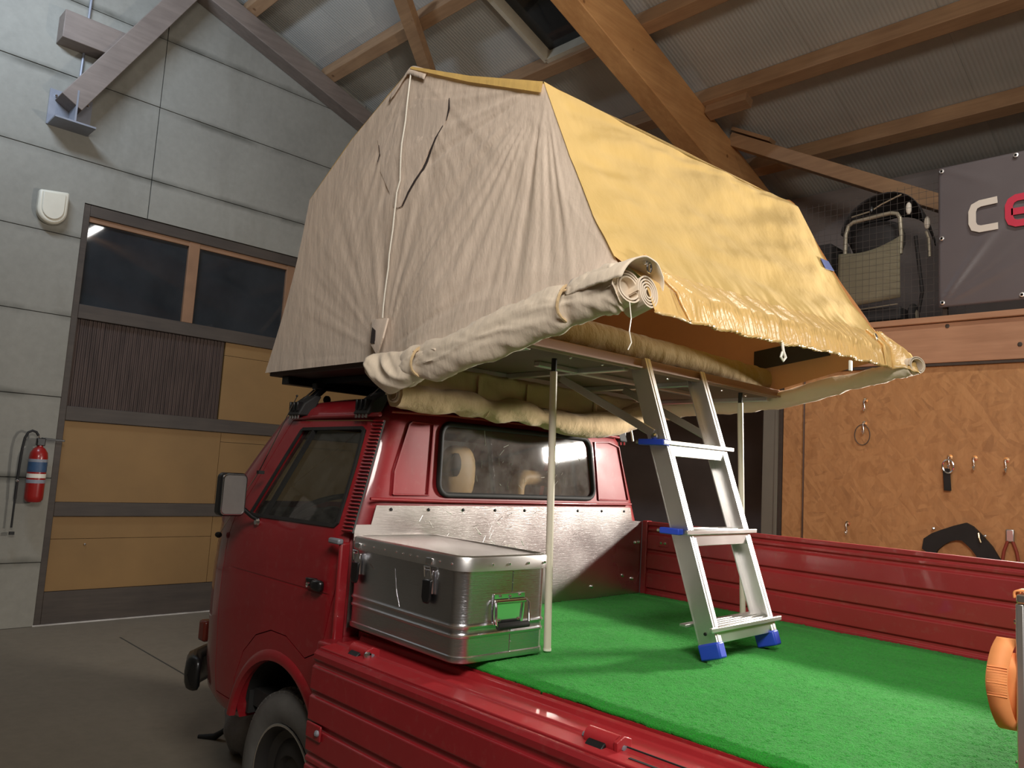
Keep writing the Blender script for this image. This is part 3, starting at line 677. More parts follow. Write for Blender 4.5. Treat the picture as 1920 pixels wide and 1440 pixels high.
def cab_ring(z, yl, xr, xf, rr, fa, fb):
    # half outline from rear centre to front centre (left side), then mirrored; fa/fb = front corner size along X/Y
    h = []
    y0 = yl + rr
    for i in range(9): h.append((xr, lerp(YC, y0, i / 8)))
    for i in range(1, 9):
        a = pi / 2 * i / 8; h.append((xr - rr * (1 - cos(a)), y0 - rr * sin(a)))
    xs = xr - rr; xe = xf + fa
    for i in range(1, 13): h.append((lerp(xs, xe, i / 12), yl))
    for i in range(1, 15):
        a = pi / 2 * i / 14; h.append((xe - fa * sin(a) ** 1.0, yl + fb * (1 - cos(a))))
    for i in range(1, 8): h.append((xf, lerp(yl + fb, YC, i / 7)))
    full = h + [(x, 2 * YC - y) for (x, y) in reversed(h[1:-1])]
    return [(x, y, z) for x, y in full]
LV = [(.50, .14, -.085, -1.42, .05, .52, .34), (.54, .122, -.085, -1.49, .06, .58, .36), (.65, .108, -.085, -1.52, .07, .62, .38), (.90, .10, -.085, -1.54, .08, .64, .40), (1.08, .10, -.085, -1.535, .08, .64, .40), (1.12, .102, -.085, -1.53, .08, .64, .40), (1.16, .102, -.085, -1.52, .08, .62, .40), (1.27, .108, -.085, -1.49, .09, .58, .40),
      (1.33, .120, -.087, -1.47, .10, .46, .38), (1.46, .158, -.097, -1.36, .11, .40, .34), (1.60, .198, -.112, -1.22, .11, .34, .30), (1.72, .232, -.125, -1.10, .11, .30, .26), (1.765, .246, -.131, -1.05, .11, .28, .25), (1.80, .266, -.146, -1.0, .11, .27, .24), (1.835, .32, -.18, -.94, .12, .26, .24), (1.86, .42, -.25, -.85, .12, .25, .24), (1.872, .56, -.36, -.72, .1, .2, .2)]
def cab_solid(d):
    rings = []
    for (z, yl, xr, xf, rr, fa, fb) in LV:
        zz = z if d == 0 else (.54 + (z - .50) * (1.835 - .54) / (1.872 - .50)); rings.append(cab_ring(zz, yl + d, xr - d, xf + d, rr, fa, fb))
    return MB().loft(rings, True)
def tmp(mb, nm='tmp'):
    o = mb.build(nm, red); return o
def boolean(base, cutters, op='DIFFERENCE'):
    for c in cutters:
        md = base.modifiers.new('b', 'BOOLEAN'); md.operation = op; md.object = c; md.solver = 'EXACT'
    bpy.context.view_layer.update(); dg = bpy.context.evaluated_depsgraph_get()
    me = bpy.data.meshes.new_from_object(base.evaluated_get(dg)); return me
def mesh_obj(name, me, mat, parent, smooth=30):
    me.materials.clear(); me.materials.append(mat); me.transform(Matrix.Translation(-ORG[parent.name]))
    o = bpy.data.objects.new(name, me); COL.objects.link(o); o.parent = parent; ORG[o.name] = ORG[parent.name]
    me.polygons.foreach_set('use_smooth', [True] * len(me.polygons)); me.set_sharp_from_angle(angle=radians(smooth)); return o
def rrect(x0, x1, z0, z1, r, n=5, skew=0):
    out = []
    for (cx, cz, a0) in ((x1 - r, z1 - r, 0), (x0 + r, z1 - r, pi / 2), (x0 + r, z0 + r, pi), (x1 - r, z0 + r, 3 * pi / 2)):
        for i in range(n + 1):
            a = a0 + pi / 2 * i / n; x, z = cx + r * cos(a), cz + r * sin(a); out.append((x + skew * (z - z0), z))
    return out

doorp = [(-.150, 1.752), (-.135, 1.60), (-.108, 1.33), (-.105, 1.25), (-.118, 1.15), (-.150, .96), (-.175, .895), (-.275, .852), (-.42, .905), (-.54, .905), (-.66, .865), (-.76, .78), (-.82, .66), (-.84, .56), (-1.02, .56), (-1.04, 1.0), (-1.02, 1.22), (-.955, 1.36), (-.77, 1.752)]
def inset(poly, d):
    n = len(poly); out = []; ar = sum(poly[i][0] * poly[(i + 1) % n][1] - poly[(i + 1) % n][0] * poly[i][1] for i in range(n)); s = 1 if ar > 0 else -1
    for i in range(n):
        p, a, b = Vector(poly[i]), Vector(poly[i - 1]), Vector(poly[(i + 1) % n]); e1 = (p - a).normalized(); e2 = (b - p).normalized()
        n1 = Vector((-e1.y, e1.x)) * s; n2 = Vector((-e2.y, e2.x)) * s; t = (n1 + n2); t = t / max(.3, t.length_squared) * 2; q = p + t * d; out.append((q.x, q.y))
    return out
winp = [(-.192, 1.712), (-.178, 1.58), (-.165, 1.36), (-.18, 1.345), (-.60, 1.338), (-.83, 1.335), (-.845, 1.345), (-.72, 1.60), (-.665, 1.705), (-.65, 1.715), (-.21, 1.722)]
shell_o = tmp(cab_solid(0)); inner = tmp(cab_solid(.028))
arch = tmp(MB().lathe([(.345, -.3), (.345, .42)], (-.47, 0, .455), 'Y', 40)); arch2 = tmp(MB().lathe([(.345, 1.64), (.345, 2.4)], (-.47, 0, .455), 'Y', 40))
dcut = tmp(MB().prism(doorp, 'Y', -.3, .55)); dkeep = tmp(MB().prism(inset(doorp, .004), 'Y', -.3, .55)); wcut = tmp(MB().prism(winp, 'Y', -.3, .6)); wcutR = tmp(MB().prism(winp, 'Y', 1.4, 2.4))
RW = rrect(.535, 1.525, 1.475, 1.765, .05)           # rear window in (y, z)
RW = [(YC + (y - YC) * (1 - .16 * (z - 1.475)), z) for y, z in RW]
rcut = tmp(MB().prism(RW, 'X', -.5, .3)); fcut = tmp(MB().prism([(.32, 1.36), (2 * YC - .32, 1.36), (2 * YC - .44, 1.735), (.44, 1.735)], 'X', -2.2, -.95))
groove = tmp(MB().box(-1.7, -.0, .0, .1035, 1.098, 1.106))
shell = mesh_obj('tmp_shell', boolean(shell_o, [inner]), red, tk); sh2 = shell.copy(); sh2.data = shell.data.copy(); COL.objects.link(sh2)
# move both back to world space while cutting
for s_ in (shell, sh2): s_.parent = None; s_.location = ORG[tk.name]
body = mesh_obj('cab_body', boolean(shell, [dcut, wcutR, rcut, fcut, arch, arch2]), red, tk)
body.data.transform(Matrix.Translation(ORG[tk.name]))
md = sh2.modifiers.new('k', 'BOOLEAN'); md.operation = 'INTERSECT'; md.object = dkeep; md.solver = 'EXACT'
door = mesh_obj('door', boolean(sh2, [wcut, arch, groove]), red, tk); door.data.transform(Matrix.Translation(ORG[tk.name]))
for o in (shell_o, inner, arch, arch2, dcut, dkeep, wcut, wcutR, rcut, fcut, groove, shell, sh2): bpy.data.objects.remove(o)
def sideY(z):
    for i in range(len(LV) - 1):
        if LV[i][0] <= z <= LV[i + 1][0]: return lerp(LV[i][1], LV[i + 1][1], (z - LV[i][0]) / (LV[i + 1][0] - LV[i][0]))
    return .1
# glass, seals and vent bar of the door window
big = inset(winp, -.012)
def side_poly(name, poly, off, t, mat, parent, mirror=False):
    n = len(poly); f = (lambda y: 2 * YC - y) if mirror else (lambda y: y)
    a = [(x, f(sideY(z) + off), z) for x, z in poly]; b = [(x, f(sideY(z) + off + t), z) for x, z in poly]
    return MB().add(a + b, [tuple(range(n)), tuple(range(2 * n - 1, n - 1, -1))] + [(i, (i + 1) % n, (i + 1) % n + n, i + n) for i in range(n)]).build(name, mat, parent)
side_poly('window_glass', big, .016, .003, glass_side, door)
side_poly('window_glass', big, .016, .003, glass_side, tk, True)
def side_ring(poly, w, off, name, parent, mat):
    o_, i_ = inset(poly, -.004), inset(poly, w); n = len(poly); vs = []
    for q in (o_, i_): vs += [(x, sideY(z) + off, z) for x, z in q]
    return MB().add(vs, [(i, (i + 1) % n, (i + 1) % n + n, i + n) for i in range(n)]).build(name, mat, parent, solid=.008)
side_ring(winp, .009, -.002, 'window_seal', door, black_rub)
MB().beam((-.725, sideY(1.345) + .004, 1.345), (-.56, sideY(1.71) + .004, 1.712), .012, .018, (0, 1, 0)).build('vent_bar', black_rub, door)
# door handle
hd = MB().box(-.235, -.172, .072, .10, 1.108, 1.150).build('handle', black_gloss, door, bevel=.012)
MB().prism([(-.30, 1.146), (-.232, 1.150), (-.232, 1.108), (-.275, 1.118)], 'Y', .088, .106).build('handle_recess', black_gloss, door, bevel=.004)
MB().lathe([(.006, .07), (.009, .066), (.009, .074)], (-.243, 0, 1.128), 'Y', 10).build('lock', chrome, door)
# crease above handle, belt highlight
# rain gutter
MB().tube([(-.10, .232, 1.772), (-.30, .232, 1.768), (-.60, .238, 1.765), (-.78, .25, 1.758), (-.86, .27, 1.72), (-1.0, .21, 1.50), (-1.09, .175, 1.37)], .009, 8).build('rain_gutter', red, tk, smooth=60)
# slatted air intake behind the door
vt = MB().box(0, 0.001, 0, .001, 0, .001)
def pillar(z): return (-.118 - .001 + .02 * (1.5 - z) * .35 + .022, sideY(z))
nsl = 31
for i in range(nsl):
    z = 1.338 + (1.745 - 1.338) * i / (nsl - 1); x = -.088 - .06 * (z - 1.338); y = sideY(z) - .002
    c = Vector((x, y, z)); a = Vector((.024, .006, 0)); b = Vector((0, .004, -.0035)); d = Vector((0, .0022, .0022))
    MB().obox(c, a, b, d).build('intake_slat', red, tk)
    if i < nsl - 1:
        z2 = z + (1.745 - 1.338) / (nsl - 1) / 2; x2 = -.088 - .06 * (z2 - 1.338)
for (za, zb) in ((1.332, 1.75),):
    f = lambda z: (-.088 - .06 * (z - 1.338), sideY(z) + .003, z)
    MB().add([Vector(f(za)) + Vector((-.026, 0, 0)), Vector(f(za)) + Vector((.026, .004, 0)), Vector(f(zb)) + Vector((.024, .004, 0)), Vector(f(zb)) + Vector((-.024, 0, 0))], [(0, 1, 2, 3)]).build('intake_gap', black_rub, tk, solid=.008)
# rear window: rubber seal, glass, pressed side panels, heat strip
def rearX(z):
    for i in range(len(LV) - 1):
        if LV[i][0] <= z <= LV[i + 1][0]: return lerp(LV[i][2], LV[i + 1][2], (z - LV[i][0]) / (LV[i + 1][0] - LV[i][0]))
    return -.085
SL = .108
def rwx(z, off): return -.098 - SL * (z - 1.46) + off
def rear_poly(name, poly, off, t, mat, parent):
    n = len(poly); a = [(rwx(z, off), y, z) for y, z in poly]; b = [(rwx(z, off + t), y, z) for y, z in poly]
    return MB().add(a + b, [tuple(range(n)), tuple(range(2 * n - 1, n - 1, -1))] + [(i, (i + 1) % n, (i + 1) % n + n, i + n) for i in range(n)]).build(name, mat, parent)
rw = rear_poly('rear_window', inset(RW, -.006), -.004, .004, glass_rear, tk)
ring_o, ring_i = inset(RW, -.016), inset(RW, .014); n = len(RW)
pth = [(rwx(z, .006), y, z) for y, z in RW]
MB().tube(pth + [pth[0]], .0115, 8, False).build('rear_window_seal', black_rub, tk, smooth=60)
for (poly) in ([(.405, 1.470), (.395, 1.752), (.520, 1.752), (.487, 1.470)], [(1.560, 1.470), (1.545, 1.752), (1.66, 1.760), (1.74, 1.74), (1.80, 1.470)]):
    if poly[0][0] < 1: poly = [(.315, 1.472), (.322, 1.56), (.392, 1.748), (.405, 1.757), (.515, 1.757), (.487, 1.472)]
    q = inset(poly, 0); pp = [(rwx(z, .004), y, z) for y, z in q]
    MB().tube(pp + [pp[0]], .0055, 6, False).build('pressed_rib', red, tk, smooth=60)
rnd = random.Random(4); sm = MB()
for i in range(26):
    y = rnd.uniform(.72, 1.46); z = rnd.uniform(1.50, 1.70); a = rnd.choice((.25, .9, 1.5, 2.4)) + rnd.uniform(-.2, .2); ln = rnd.uniform(.008, .038)
    sm.tube([(rwx(z, .0015), y, z), (rwx(z + ln * sin(a), .0015), y + ln * cos(a), z + ln * sin(a))], .0008, 4)
sm.tube([(rwx(1.755, .0015), .80, 1.755), (rwx(1.69, .0015), .805, 1.69)], .0011, 4)
o = sm.build('scratches', white_plastic, rw); o['kind'] = 'stuff'
# roof seam and rear upper drip rail
MB().tube([(rwx(1.80, .01), .30, 1.79), (rwx(1.80, .012), .6, 1.80), (rwx(1.80, .012), 1.45, 1.80), (rwx(1.80, .01), 1.74, 1.79)], .007, 8).build('roof_seam', red, tk, smooth=60)
MB().tube([(-.075, .20, 1.455), (-.078, .6, 1.450), (-.078, 1.5, 1.450), (-.075, 1.80, 1.453)], .006, 8).build('sill_rib', red, tk, smooth=60)
# aluminium headboard sheet
hb = MB().prism([(.135, 1.0), (.135, 1.362), (.205, 1.362), (.222, 1.432), (1.782, 1.436), (1.80, 1.37), (1.885, 1.366), (1.885, 1.0)], 'X', -.068, -.064).build('headboard_sheet', alu_sheet, tk)
hb['label'] = 'bright scratched aluminium sheet behind the cab'
for i in range(9): MB().lathe([(.007, 0), (.006, .003), (.003, .004)], (-.064, .29 + i * .18, 1.418), 'X', 8).build('screw', black_metal, hb)
for (y, z) in ((1.74, 1.10), (1.82, 1.08), (1.2, 1.07), (1.5, 1.06), (1.835, 1.26), (1.865, 1.262)): MB().lathe([(.009, 0), (.008, .005), (.004, .008)], (-.064, y, z), 'X', 8).build('screw', chrome, hb)
for (cy, bar) in ((.905, False), (.928, True)):
    ar = [(-.0635, cy + .009 * cos(a), 1.262 + .008 * sin(a)) for a in [pi * .35 + pi * 1.3 * i / 12 for i in range(13)]]
    c_ = MB().tube(ar, .0018, 6).build('mark_letter', white_plastic, hb)
    if bar: MB().tube([(-.0635, cy - .009, 1.262), (-.0635, cy + .001, 1.262)], .0016, 6).build('mark_letter', white_plastic, hb)
rnd = random.Random(9); sm = MB()
for i in range(34):
    y = rnd.gauss(.80, .10) if i < 22 else rnd.uniform(.4, 1.5); z = rnd.uniform(1.24, 1.41); a = rnd.uniform(.3, 1.2) if i % 3 else rnd.uniform(2.2, 2.8); ln = rnd.uniform(.01, .045)
    sm.tube([(-.0638, y, z), (-.0638, y + ln * cos(a), z + ln * sin(a))], .0009, 4)
o = sm.build('scratches', alu, hb); o['kind'] = 'stuff'
# post between headboard and right drop side
MB().box(-.06, -.03, 1.885, 1.93, .98, 1.372).build('corner_post', red_in, tk, bevel=.004)
MB().box(-.082, -.062, .082, .125, .93, 1.30).build('corner_pillar', red, tk, bevel=.008)
MB().box(-.13, -.06, .068, .092, 1.292, 1.312).build('catch', steel_grey, tk, bevel=.006)

# wheel arch lip, tyre and rim (front left), front right and rear wheels
def archlip(yo):
    mb = MB(); rings = []
    for i in range(33):
        a = -.35 + (pi + .18) * i / 32; ca, sa = cos(a), sin(a); sg = 1 if yo < 1 else -1
        prof = [(.340, yo + sg * .012), (.345, yo - sg * .010), (.362, yo - sg * .014), (.382, yo - sg * .006), (.395, yo + sg * .008), (.36, yo + sg * .02)]
        rings.append([(-.47 + r * ca, y, .455 + r * sa) for r, y in prof])
    return mb.loft(rings, True)
archlip(.104).build('wheel_arch', red, tk, smooth=50); archlip(2 * YC - .104).build('wheel_arch', red, tk, smooth=50)
lin = MB()
rings = []
for i in range(25):
    a = -.1 + (pi - .1) * i / 24; rings.append([(-.47 + .35 * cos(a), .12, .455 + .35 * sin(a)), (-.47 + .34 * cos(a), .50, .455 + .34 * sin(a)), (-.47 + .36 * cos(a), .50, .455 + .36 * sin(a)), (-.47 + .365 * cos(a), .12, .455 + .365 * sin(a))])
lin.loft(rings, True).build('wheel_well', black_rub, tk, smooth=50)
MB().box(-.9, -.05, .48, .50, .3, .85).build('inner_wing', black_rub, tk)
MB().box(-.80, -.78, .16, .46, .52, .72).build('mud_guard', black_rub, tk)
def wheel(x, yo, sg, z=.335, Rr=.335):
    wd = .185
    prof = [(.215, 0), (.235, -.012), (.27, -.016), (.305, -.010), (.322, .004), (.330, .022)]
    pr = [(r, h) for r, h in prof] + [(.335, .045), (.335, wd - .045), (.330, wd - .022), (.322, wd - .004), (.305, wd + .010), (.235, wd + .012), (.215, wd)]
    t = MB().lathe([(r * Rr / .335, sg * h) for r, h in pr], (x, yo, z), 'Y', 56, False).build('tyre', tyre_m, tk, smooth=40)
    blk = MB()
    for i in range(56):
        a = 2 * pi * i / 56
        for (h0, h1, sh_) in ((.008, .045, .0), (.050, .088, .5), (.097, .135, 0), (.140, .177, .5)):
            a2 = a + sh_ * 2 * pi / 56; ca, sa = cos(a2), sin(a2); rad = Vector((ca, 0, sa)); tn = Vector((-sa, 0, ca))
            rr_ = Rr - (.010 if h0 < .02 or h1 > .17 else 0)
            blk.obox(Vector((x, yo + sg * (h0 + h1) / 2, z)) + rad * (rr_ + .001), tn * .0155, (0, (h1 - h0) / 2, 0), rad * .006)
    b_ = blk.build('tread', tyre_m, t); b_['kind'] = 'stuff'
    rm = MB().lathe([(.217, .004), (.222, -.006), (.212, -.010), (.200, .006), (.192, .035), (.16, .05), (.12, .03), (.10, .028), (.085, .05), (.03, .052), (.001, .052)], (x, yo, z), 'Y', 40, False) if sg > 0 else MB().lathe([(.217, -.004), (.222, .006), (.212, .010), (.200, -.006), (.192, -.035), (.16, -.05), (.12, -.03), (.085, -.05), (.03, -.052), (.001, -.052)], (x, yo, z), 'Y', 40, False)
    r_ = rm.build('rim', rim_m, tk, smooth=35)
    MB().lathe([(.2215, sg * -.004), (.2225, sg * -.0085), (.217, sg * -.011), (.213, sg * -.0095)], (x, yo, z), 'Y', 48, False).build('rim_edge', chrome, r_, smooth=50)
    return t
wheel(-.44, .150, 1, .342, .342); wheel(-.44, 2 * YC - .150, -1, .342, .342); wheel(2.03, .15, 1); wheel(2.03, 2 * YC - .15, -1)

# front: bumper, indicator, mud flap, chassis
bp = [(-1.40, .16, .535), (-1.54, .225, .535), (-1.64, .34, .535), (-1.68, .60, .535), (-1.69, YC, .535)]; bp = bp + [(x, 2 * YC - y, z) for x, y, z in reversed(bp[:-1])]
rings = []
for (x, y, z) in bp: rings.append([(x + .05, y + (.04 if y < YC else -.04) * (abs(y - YC) > .5), z - .085), (x - .03, y, z - .08), (x - .045, y, z), (x - .03, y, z + .08), (x + .05, y + (.04 if y < YC else -.04) * (abs(y - YC) > .5), z + .085)])
MB().loft(rings, True).build('bumper', black_gloss, tk, bevel=.034)
MB().box(-1.53, -1.46, .245, .30, .665, .765).build('indicator_lamp', orange_lens, tk, bevel=.012)
MB().box(-1.35, -.1, .55, 1.5, .28, .50).build('chassis', black_rub, tk); MB().box(-.1, 2.6, .45, 1.6, .42, .70).build('bed_chassis', black_rub, tk)
MB().tube([(-.1, .35, .60), (2.6, .35, .60)], .06, 8).build('chassis_rail', black_rub, tk)

# mirror, its arm, antenna
mr_ = MB().prism(rrect(-.064, .050, 1.335, 1.512, .022), 'X', -.80, -.752).build('mirror', black_gloss, tk, bevel=.008)
MB().prism(rrect(-.053, .040, 1.346, 1.502, .016), 'X', -.753, -.7475).build('mirror_glass', mirror_m, mr_)
mp_ = [(-.7485, y, z) for y, z in rrect(-.056, .043, 1.343, 1.505, .018)]
MB().tube(mp_ + [mp_[0]], .0032, 6, False).build('mirror_rim', chrome, mr_)
MB().tube([(-.775, .045, 1.37), (-.76, .085, 1.335), (-.75, .115, 1.318)], .009, 8).build('mirror_arm', black_metal, tk, smooth=60)
MB().lathe([(.012, 0), (.016, .012), (.010, .02)], (-.75, .098, 1.312), 'Y', 10).build('mirror_foot', chrome, tk)
an = MB().tube([(-1.075, .10, 1.235), (-.764, .10, 1.52), (-.499, .10, 1.835)], .0022, 6).build('antenna', chrome, tk)
MB().lathe([(.012, 0), (.014, .016), (.008, .03)], (-1.10, .10, 1.225), 'X', 10).build('antenna_base', black_rub, an)
MB().box(-.775, -.755, .096, .122, 1.512, 1.526).build('antenna_clip', black_rub, an); MB().ball((-.499, .10, 1.838), .005, 8, 6).build('antenna_tip', black_rub, an)
MB().ball((-.80, .42, 1.862), (.018, .018, .02), 10, 7).build('roof_aerial_mount', black_rub, tk)

# cab interior: seats with headrests, dash, steering wheel, windscreen
def seat(y):
    MB().box(-.88, -.42, y - .24, y + .24, .78, .95).build('seat_cushion', seat_dark, tk, bevel=.04)
    s = MB().prism([(-.46, .92), (-.38, .92), (-.26, 1.42), (-.36, 1.44)], 'Y', y - .23, y + .23).build('seat_back', seat_dark, tk, bevel=.03); return s
s1 = seat(.84); s2 = seat(1.36)
MB().ball((-.32, .825, 1.56), (.045, .095, .13), 16, 11, .75).build('headrest', seat_tan, s1, smooth=60)
MB().ball((-.276, .775, 1.60), (.012, .032, .055), 12, 8).build('headrest_patch', black_rub, s1, smooth=60)
pts = rrect(1.20, 1.47, 1.41, 1.56, .055); pp = [(-.31, y, z) for y, z in pts]
MB().tube(pp + [pp[0]], .038, 10, False).build('headrest', seat_tan, s2, smooth=60)
MB().box(-1.42, -1.08, .30, 1.76, 1.12, 1.33).build('dashboard', seat_dark, tk, bevel=.04)
swc = Vector((-.93, .58, 1.34)); q = Matrix.Rotation(radians(-28), 3, 'Y')
sw = MB().tube([swc + q @ Vector((.19 * cos(a), .19 * sin(a), 0)) for a in [2 * pi * i / 36 for i in range(37)]], .013, 8, False).build('steering_wheel', black_gloss, tk, smooth=60)
for a in (.6, 2.6, 4.2): MB().tube([swc, swc + q @ Vector((.19 * cos(a), .19 * sin(a), -.01))], .011, 6).build('spoke', black_gloss, sw)
MB().ball(swc, (.05, .05, .03), 12, 8).build('hub', black_gloss, sw, smooth=60)
MB().box(-1.1, -.15, .18, 1.88, .55, .62).build('cab_floor', seat_dark, tk)
# load bed, ledge and carpet frame
MB().box(-.06, 2.70, .185, 1.90, .925, .985).build('bed_floor', red_worn, tk)
MB().prism([(-.005, .93), (-.005, .962), (.058, .966), (.062, .972), (.068, .972), (.072, .966), (.150, .966), (.156, .982), (.170, .984), (.176, .972), (.19, .972), (.19, .90), (.06, .90)], 'X', -.005, 2.70).build('bed_ledge', red_worn, tk, bevel=.003)
MB().box(.0, 2.7, .02, .19, .72, .90).build('bed_side_beam', red_in, tk)
MB().box(-.085, .0, .03, .19, .62, .965).build('bed_front_corner', red, tk, bevel=.01)
# drop sides: profile (height up from the hinge, offset outwards)
prof = [(0, 0), (.012, .010), (.030, .010), (.036, .003), (.048, .003), (.054, .012), (.125, .014), (.133, .004), (.143, .004), (.150, .014), (.222, .014), (.230, .004), (.240, .004), (.247, .014), (.318, .014), (.326, .005), (.334, .005), (.340, .012), (.352, .012), (.357, .006), (.362, .006), (.367, .013), (.385, .013), (.385, -.012), (0, -.012)]
def dropside_hang():
    rings = []
    for x in (.003, 2.70):
        rings.append([(x, -.022 - o, .958 - h) for h, o in prof])
    return MB().loft(rings, True).build('drop_side', red, tk, bevel=.0025)
dl = dropside_hang(); dl['label'] = 'left drop side hanging down'
rings = []
for (x, y) in ((-.03, 1.905), (2.72, 1.765)): rings.append([(x, y - o, .985 + h) for h, o in prof])
dR = MB().loft(rings, True).build('drop_side', red_in, tk, bevel=.0025); dR['label'] = 'right drop side standing upright'
for i, (x, z) in enumerate(((.06, 1.27), (.085, 1.27))): MB().ball((x, 1.888, z), .010, 8, 6).build('rivet', chrome, dR)
MB().box(.045, .105, 1.882, 1.892, 1.25, 1.295).build('catch_plate', red_in, dR, bevel=.003)
MB().box(.012, .10, -.045, -.036, .685, .735).build('catch_plate', red, dl, bevel=.006)
MB().ball((.085, -.045, .712), .011, 8, 6).build('rivet', steel_grey, dl)
for i, hx in enumerate((.155, 1.165, 2.2)):
    h_ = MB().tube([(hx - .045, .055, .972), (hx + .045, .055, .972)], .022, 14).build('hinge', red_worn, tk, smooth=50)
    MB().tube([(hx - .062, .055, .968), (hx + .062, .055, .968)], .008, 8).build('hinge_pin', steel_grey, h_)
    MB().prism([(.048, .955), (.052, .980), (.028, .972), (.004, .952), (-.006, .93), (.004, .93)], 'X', hx - .030, hx + .022).build('hinge_leaf', black_metal, h_, bevel=.003)
    MB().prism([(.035, .94), (.030, .985), (.058, .995), (.085, .985), (.085, .966)], 'X', hx + .046, hx + .058).build('hinge_cheek', red_worn, h_, bevel=.002)
    if i == 0: MB().ball((hx + .062, .035, .972), (.012, .014, .014), 10, 7).build('hinge_bolt', chrome, h_)
# slot stamped in the ledge
MB().box(1.26, 1.75, .022, .030, .9635, .9655).build('ledge_slot', black_rub, tk); MB().box(1.20, 1.95, .061, .064, .969, .9735).build('ledge_slot', black_rub, tk)

# ================================================================== TURF
def turf_fn(u, v):
    x = lerp(-.062, 2.66, u); y = lerp(.188, 1.868, v); y1 = lerp(1.888, 1.752, u)
    y = lerp(.186 + .006 * nz(x * 9, 1) + .003 * nz(x * 60, 2), y1, v)
    e = min(1, v * 170 / 3); return (x, y, 1.006 + .0045 * nz(x * 170, y * 170) + .003 * nz(x * 8, y * 8) - .014 * (1 - e))
o = MB().grid(turf_fn, 380, 240).build('artificial_turf', turf, smooth=80); tag(o, 'bright green artificial turf carpet covering the load bed', 'carpet')
md = o.modifiers.new('thick', 'SOLIDIFY'); md.thickness = .012; md.offset = -1

# ================================================================== ALUMINIUM BOX ON THE BED
bx = thing('aluminium_box', 'dented aluminium transport box with black latches on the bed corner', 'box', (.27, .29, 1.012))
ang = radians(-3.0)
def bt(x, y, z):                        # box space: x 0..L along the truck, y 0..W, z 0..H
    return (-.054 + x * cos(ang) - y * sin(ang), .122 + x * sin(ang) + y * cos(ang), 1.012 + z)
BL, BW, BH = .642, .362, .305
def rr_path(o, z, r=.045, n=6):
    out = []
    for (cx, cy, a0) in ((BL - r, BW - r, 0), (r, BW - r, pi / 2), (r, r, pi), (BL - r, r, 3 * pi / 2)):
        for i in range(n + 1): a = a0 + pi / 2 * i / n; out.append(bt(cx + (r + o) * cos(a), cy + (r + o) * sin(a), z))
    return out
prof = [(-.004, .0), (.003, .004), (.004, .012), (.003, .020), (0, .023), (0, .073), (.004, .076), (.005, .082), (.001, .086), (0, .088), (0, .100), (.0045, .103), (.0055, .109), (.001, .114), (0, .117), (0, .268)]
MB().loft([rr_path(o, z) for o, z in prof], True).build('body', alu_box, bx, smooth=30)
lidp = [(-.002, .270), (.009, .270), (.009, .306), (.006, .312), (-.002, .315), (-.012, .315), (-.02, .311)]
lid = MB().loft([rr_path(o, z) for o, z in lidp], True).build('lid', alu, bx, smooth=30)
def rivet(x, y, z, nx, ny, par, r=.0045, mat=None):
    p = Vector(bt(x, y, z)); d = Vector((nx * cos(ang) - ny * sin(ang), nx * sin(ang) + ny * cos(ang), 0)); MB().ball(p, (r, r, r), 8, 6).build('rivet', mat or chrome, par)
for x in (.04, .10, .16, .23, .30, .34, .38, .42, .49, .54, .60): rivet(x, -.009, .290, 0, -1, lid, .0035)
for y in (.11, .18, .26, .33): rivet(BL + .009, y, .290, 1, 0, lid, .0045)
for i in range(9): rivet(BL + .0005, .205, .02 + i * .03, 1, 0, bx, .003)
MB().obox(bt(BL + .001, .205, .14), Vector(bt(0, 0, 0)) - Vector(bt(0, 0, 0)) + Vector((.0008, 0, 0)), (0, .002, 0), (0, 0, .125)).build('end_seam', alu_box, bx)
def latch(x):
    def q(dx, dy, dz): return bt(x + dx, -dy, dz)
    l_ = MB().obox(q(0, .006, .222), Vector(bt(.021, 0, 0)) - Vector(bt(0, 0, 0)), Vector(bt(0, .005, 0)) - Vector(bt(0, 0, 0)), (0, 0, .036)).build('latch', chrome, bx, bevel=.003)
    pr = [(-.022, .228), (.022, .228), (.022, .172), (.012, .156), (-.012, .156), (-.022, .172)]
    n = len(pr); MB().add([q(a, .010, b) for a, b in pr] + [q(a, .020, b) for a, b in pr], [tuple(range(n)), tuple(range(2 * n - 1, n - 1, -1))] + [(i, (i + 1) % n, (i + 1) % n + n, i + n) for i in range(n)]).build('latch_lever', black_gloss, l_, bevel=.004)
    MB().tube([q(-.018, .012, .235), q(-.016, .018, .268), q(.016, .018, .268), q(.018, .012, .235)], .003, 6).build('latch_wire', chrome, l_)
    MB().obox(q(0, .012, .285), Vector(bt(.016, 0, 0)) - Vector(bt(0, 0, 0)), Vector(bt(0, .004, 0)) - Vector(bt(0, 0, 0)), (0, 0, .010)).build('latch_hook', chrome, l_, bevel=.002)
latch(.060); latch(.490)
sc_ = MB().tube([bt(.285, -.0008, .235), bt(.30, -.0008, .17), bt(.318, -.0008, .125)], .0012, 5)
sc_.tube([bt(.31, -.0008, .15), bt(.325, -.0008, .118)], .0012, 5).tube([bt(.12, -.0008, .235), bt(.15, -.0008, .222)], .0010, 5).tube([bt(.13, -.0008, .228), bt(.158, -.0008, .216)], .0010, 5)
sc_.build('scratches', chrome, bx)
def hq(dx, y, z): return bt(BL + dx, y, z)
hp_ = MB().add([hq(.002, a, b) for a, b in ((.125, .20), (.255, .20), (.255, .145), (.25, .105), (.13, .105), (.125, .145))] + [hq(.006, a, b) for a, b in ((.125, .20), (.255, .20), (.255, .145), (.25, .105), (.13, .105), (.125, .145))],
    [tuple(range(6)), tuple(range(11, 5, -1))] + [(i, (i + 1) % 6, (i + 1) % 6 + 6, i + 6) for i in range(6)]).build('handle', chrome, bx, bevel=.002)
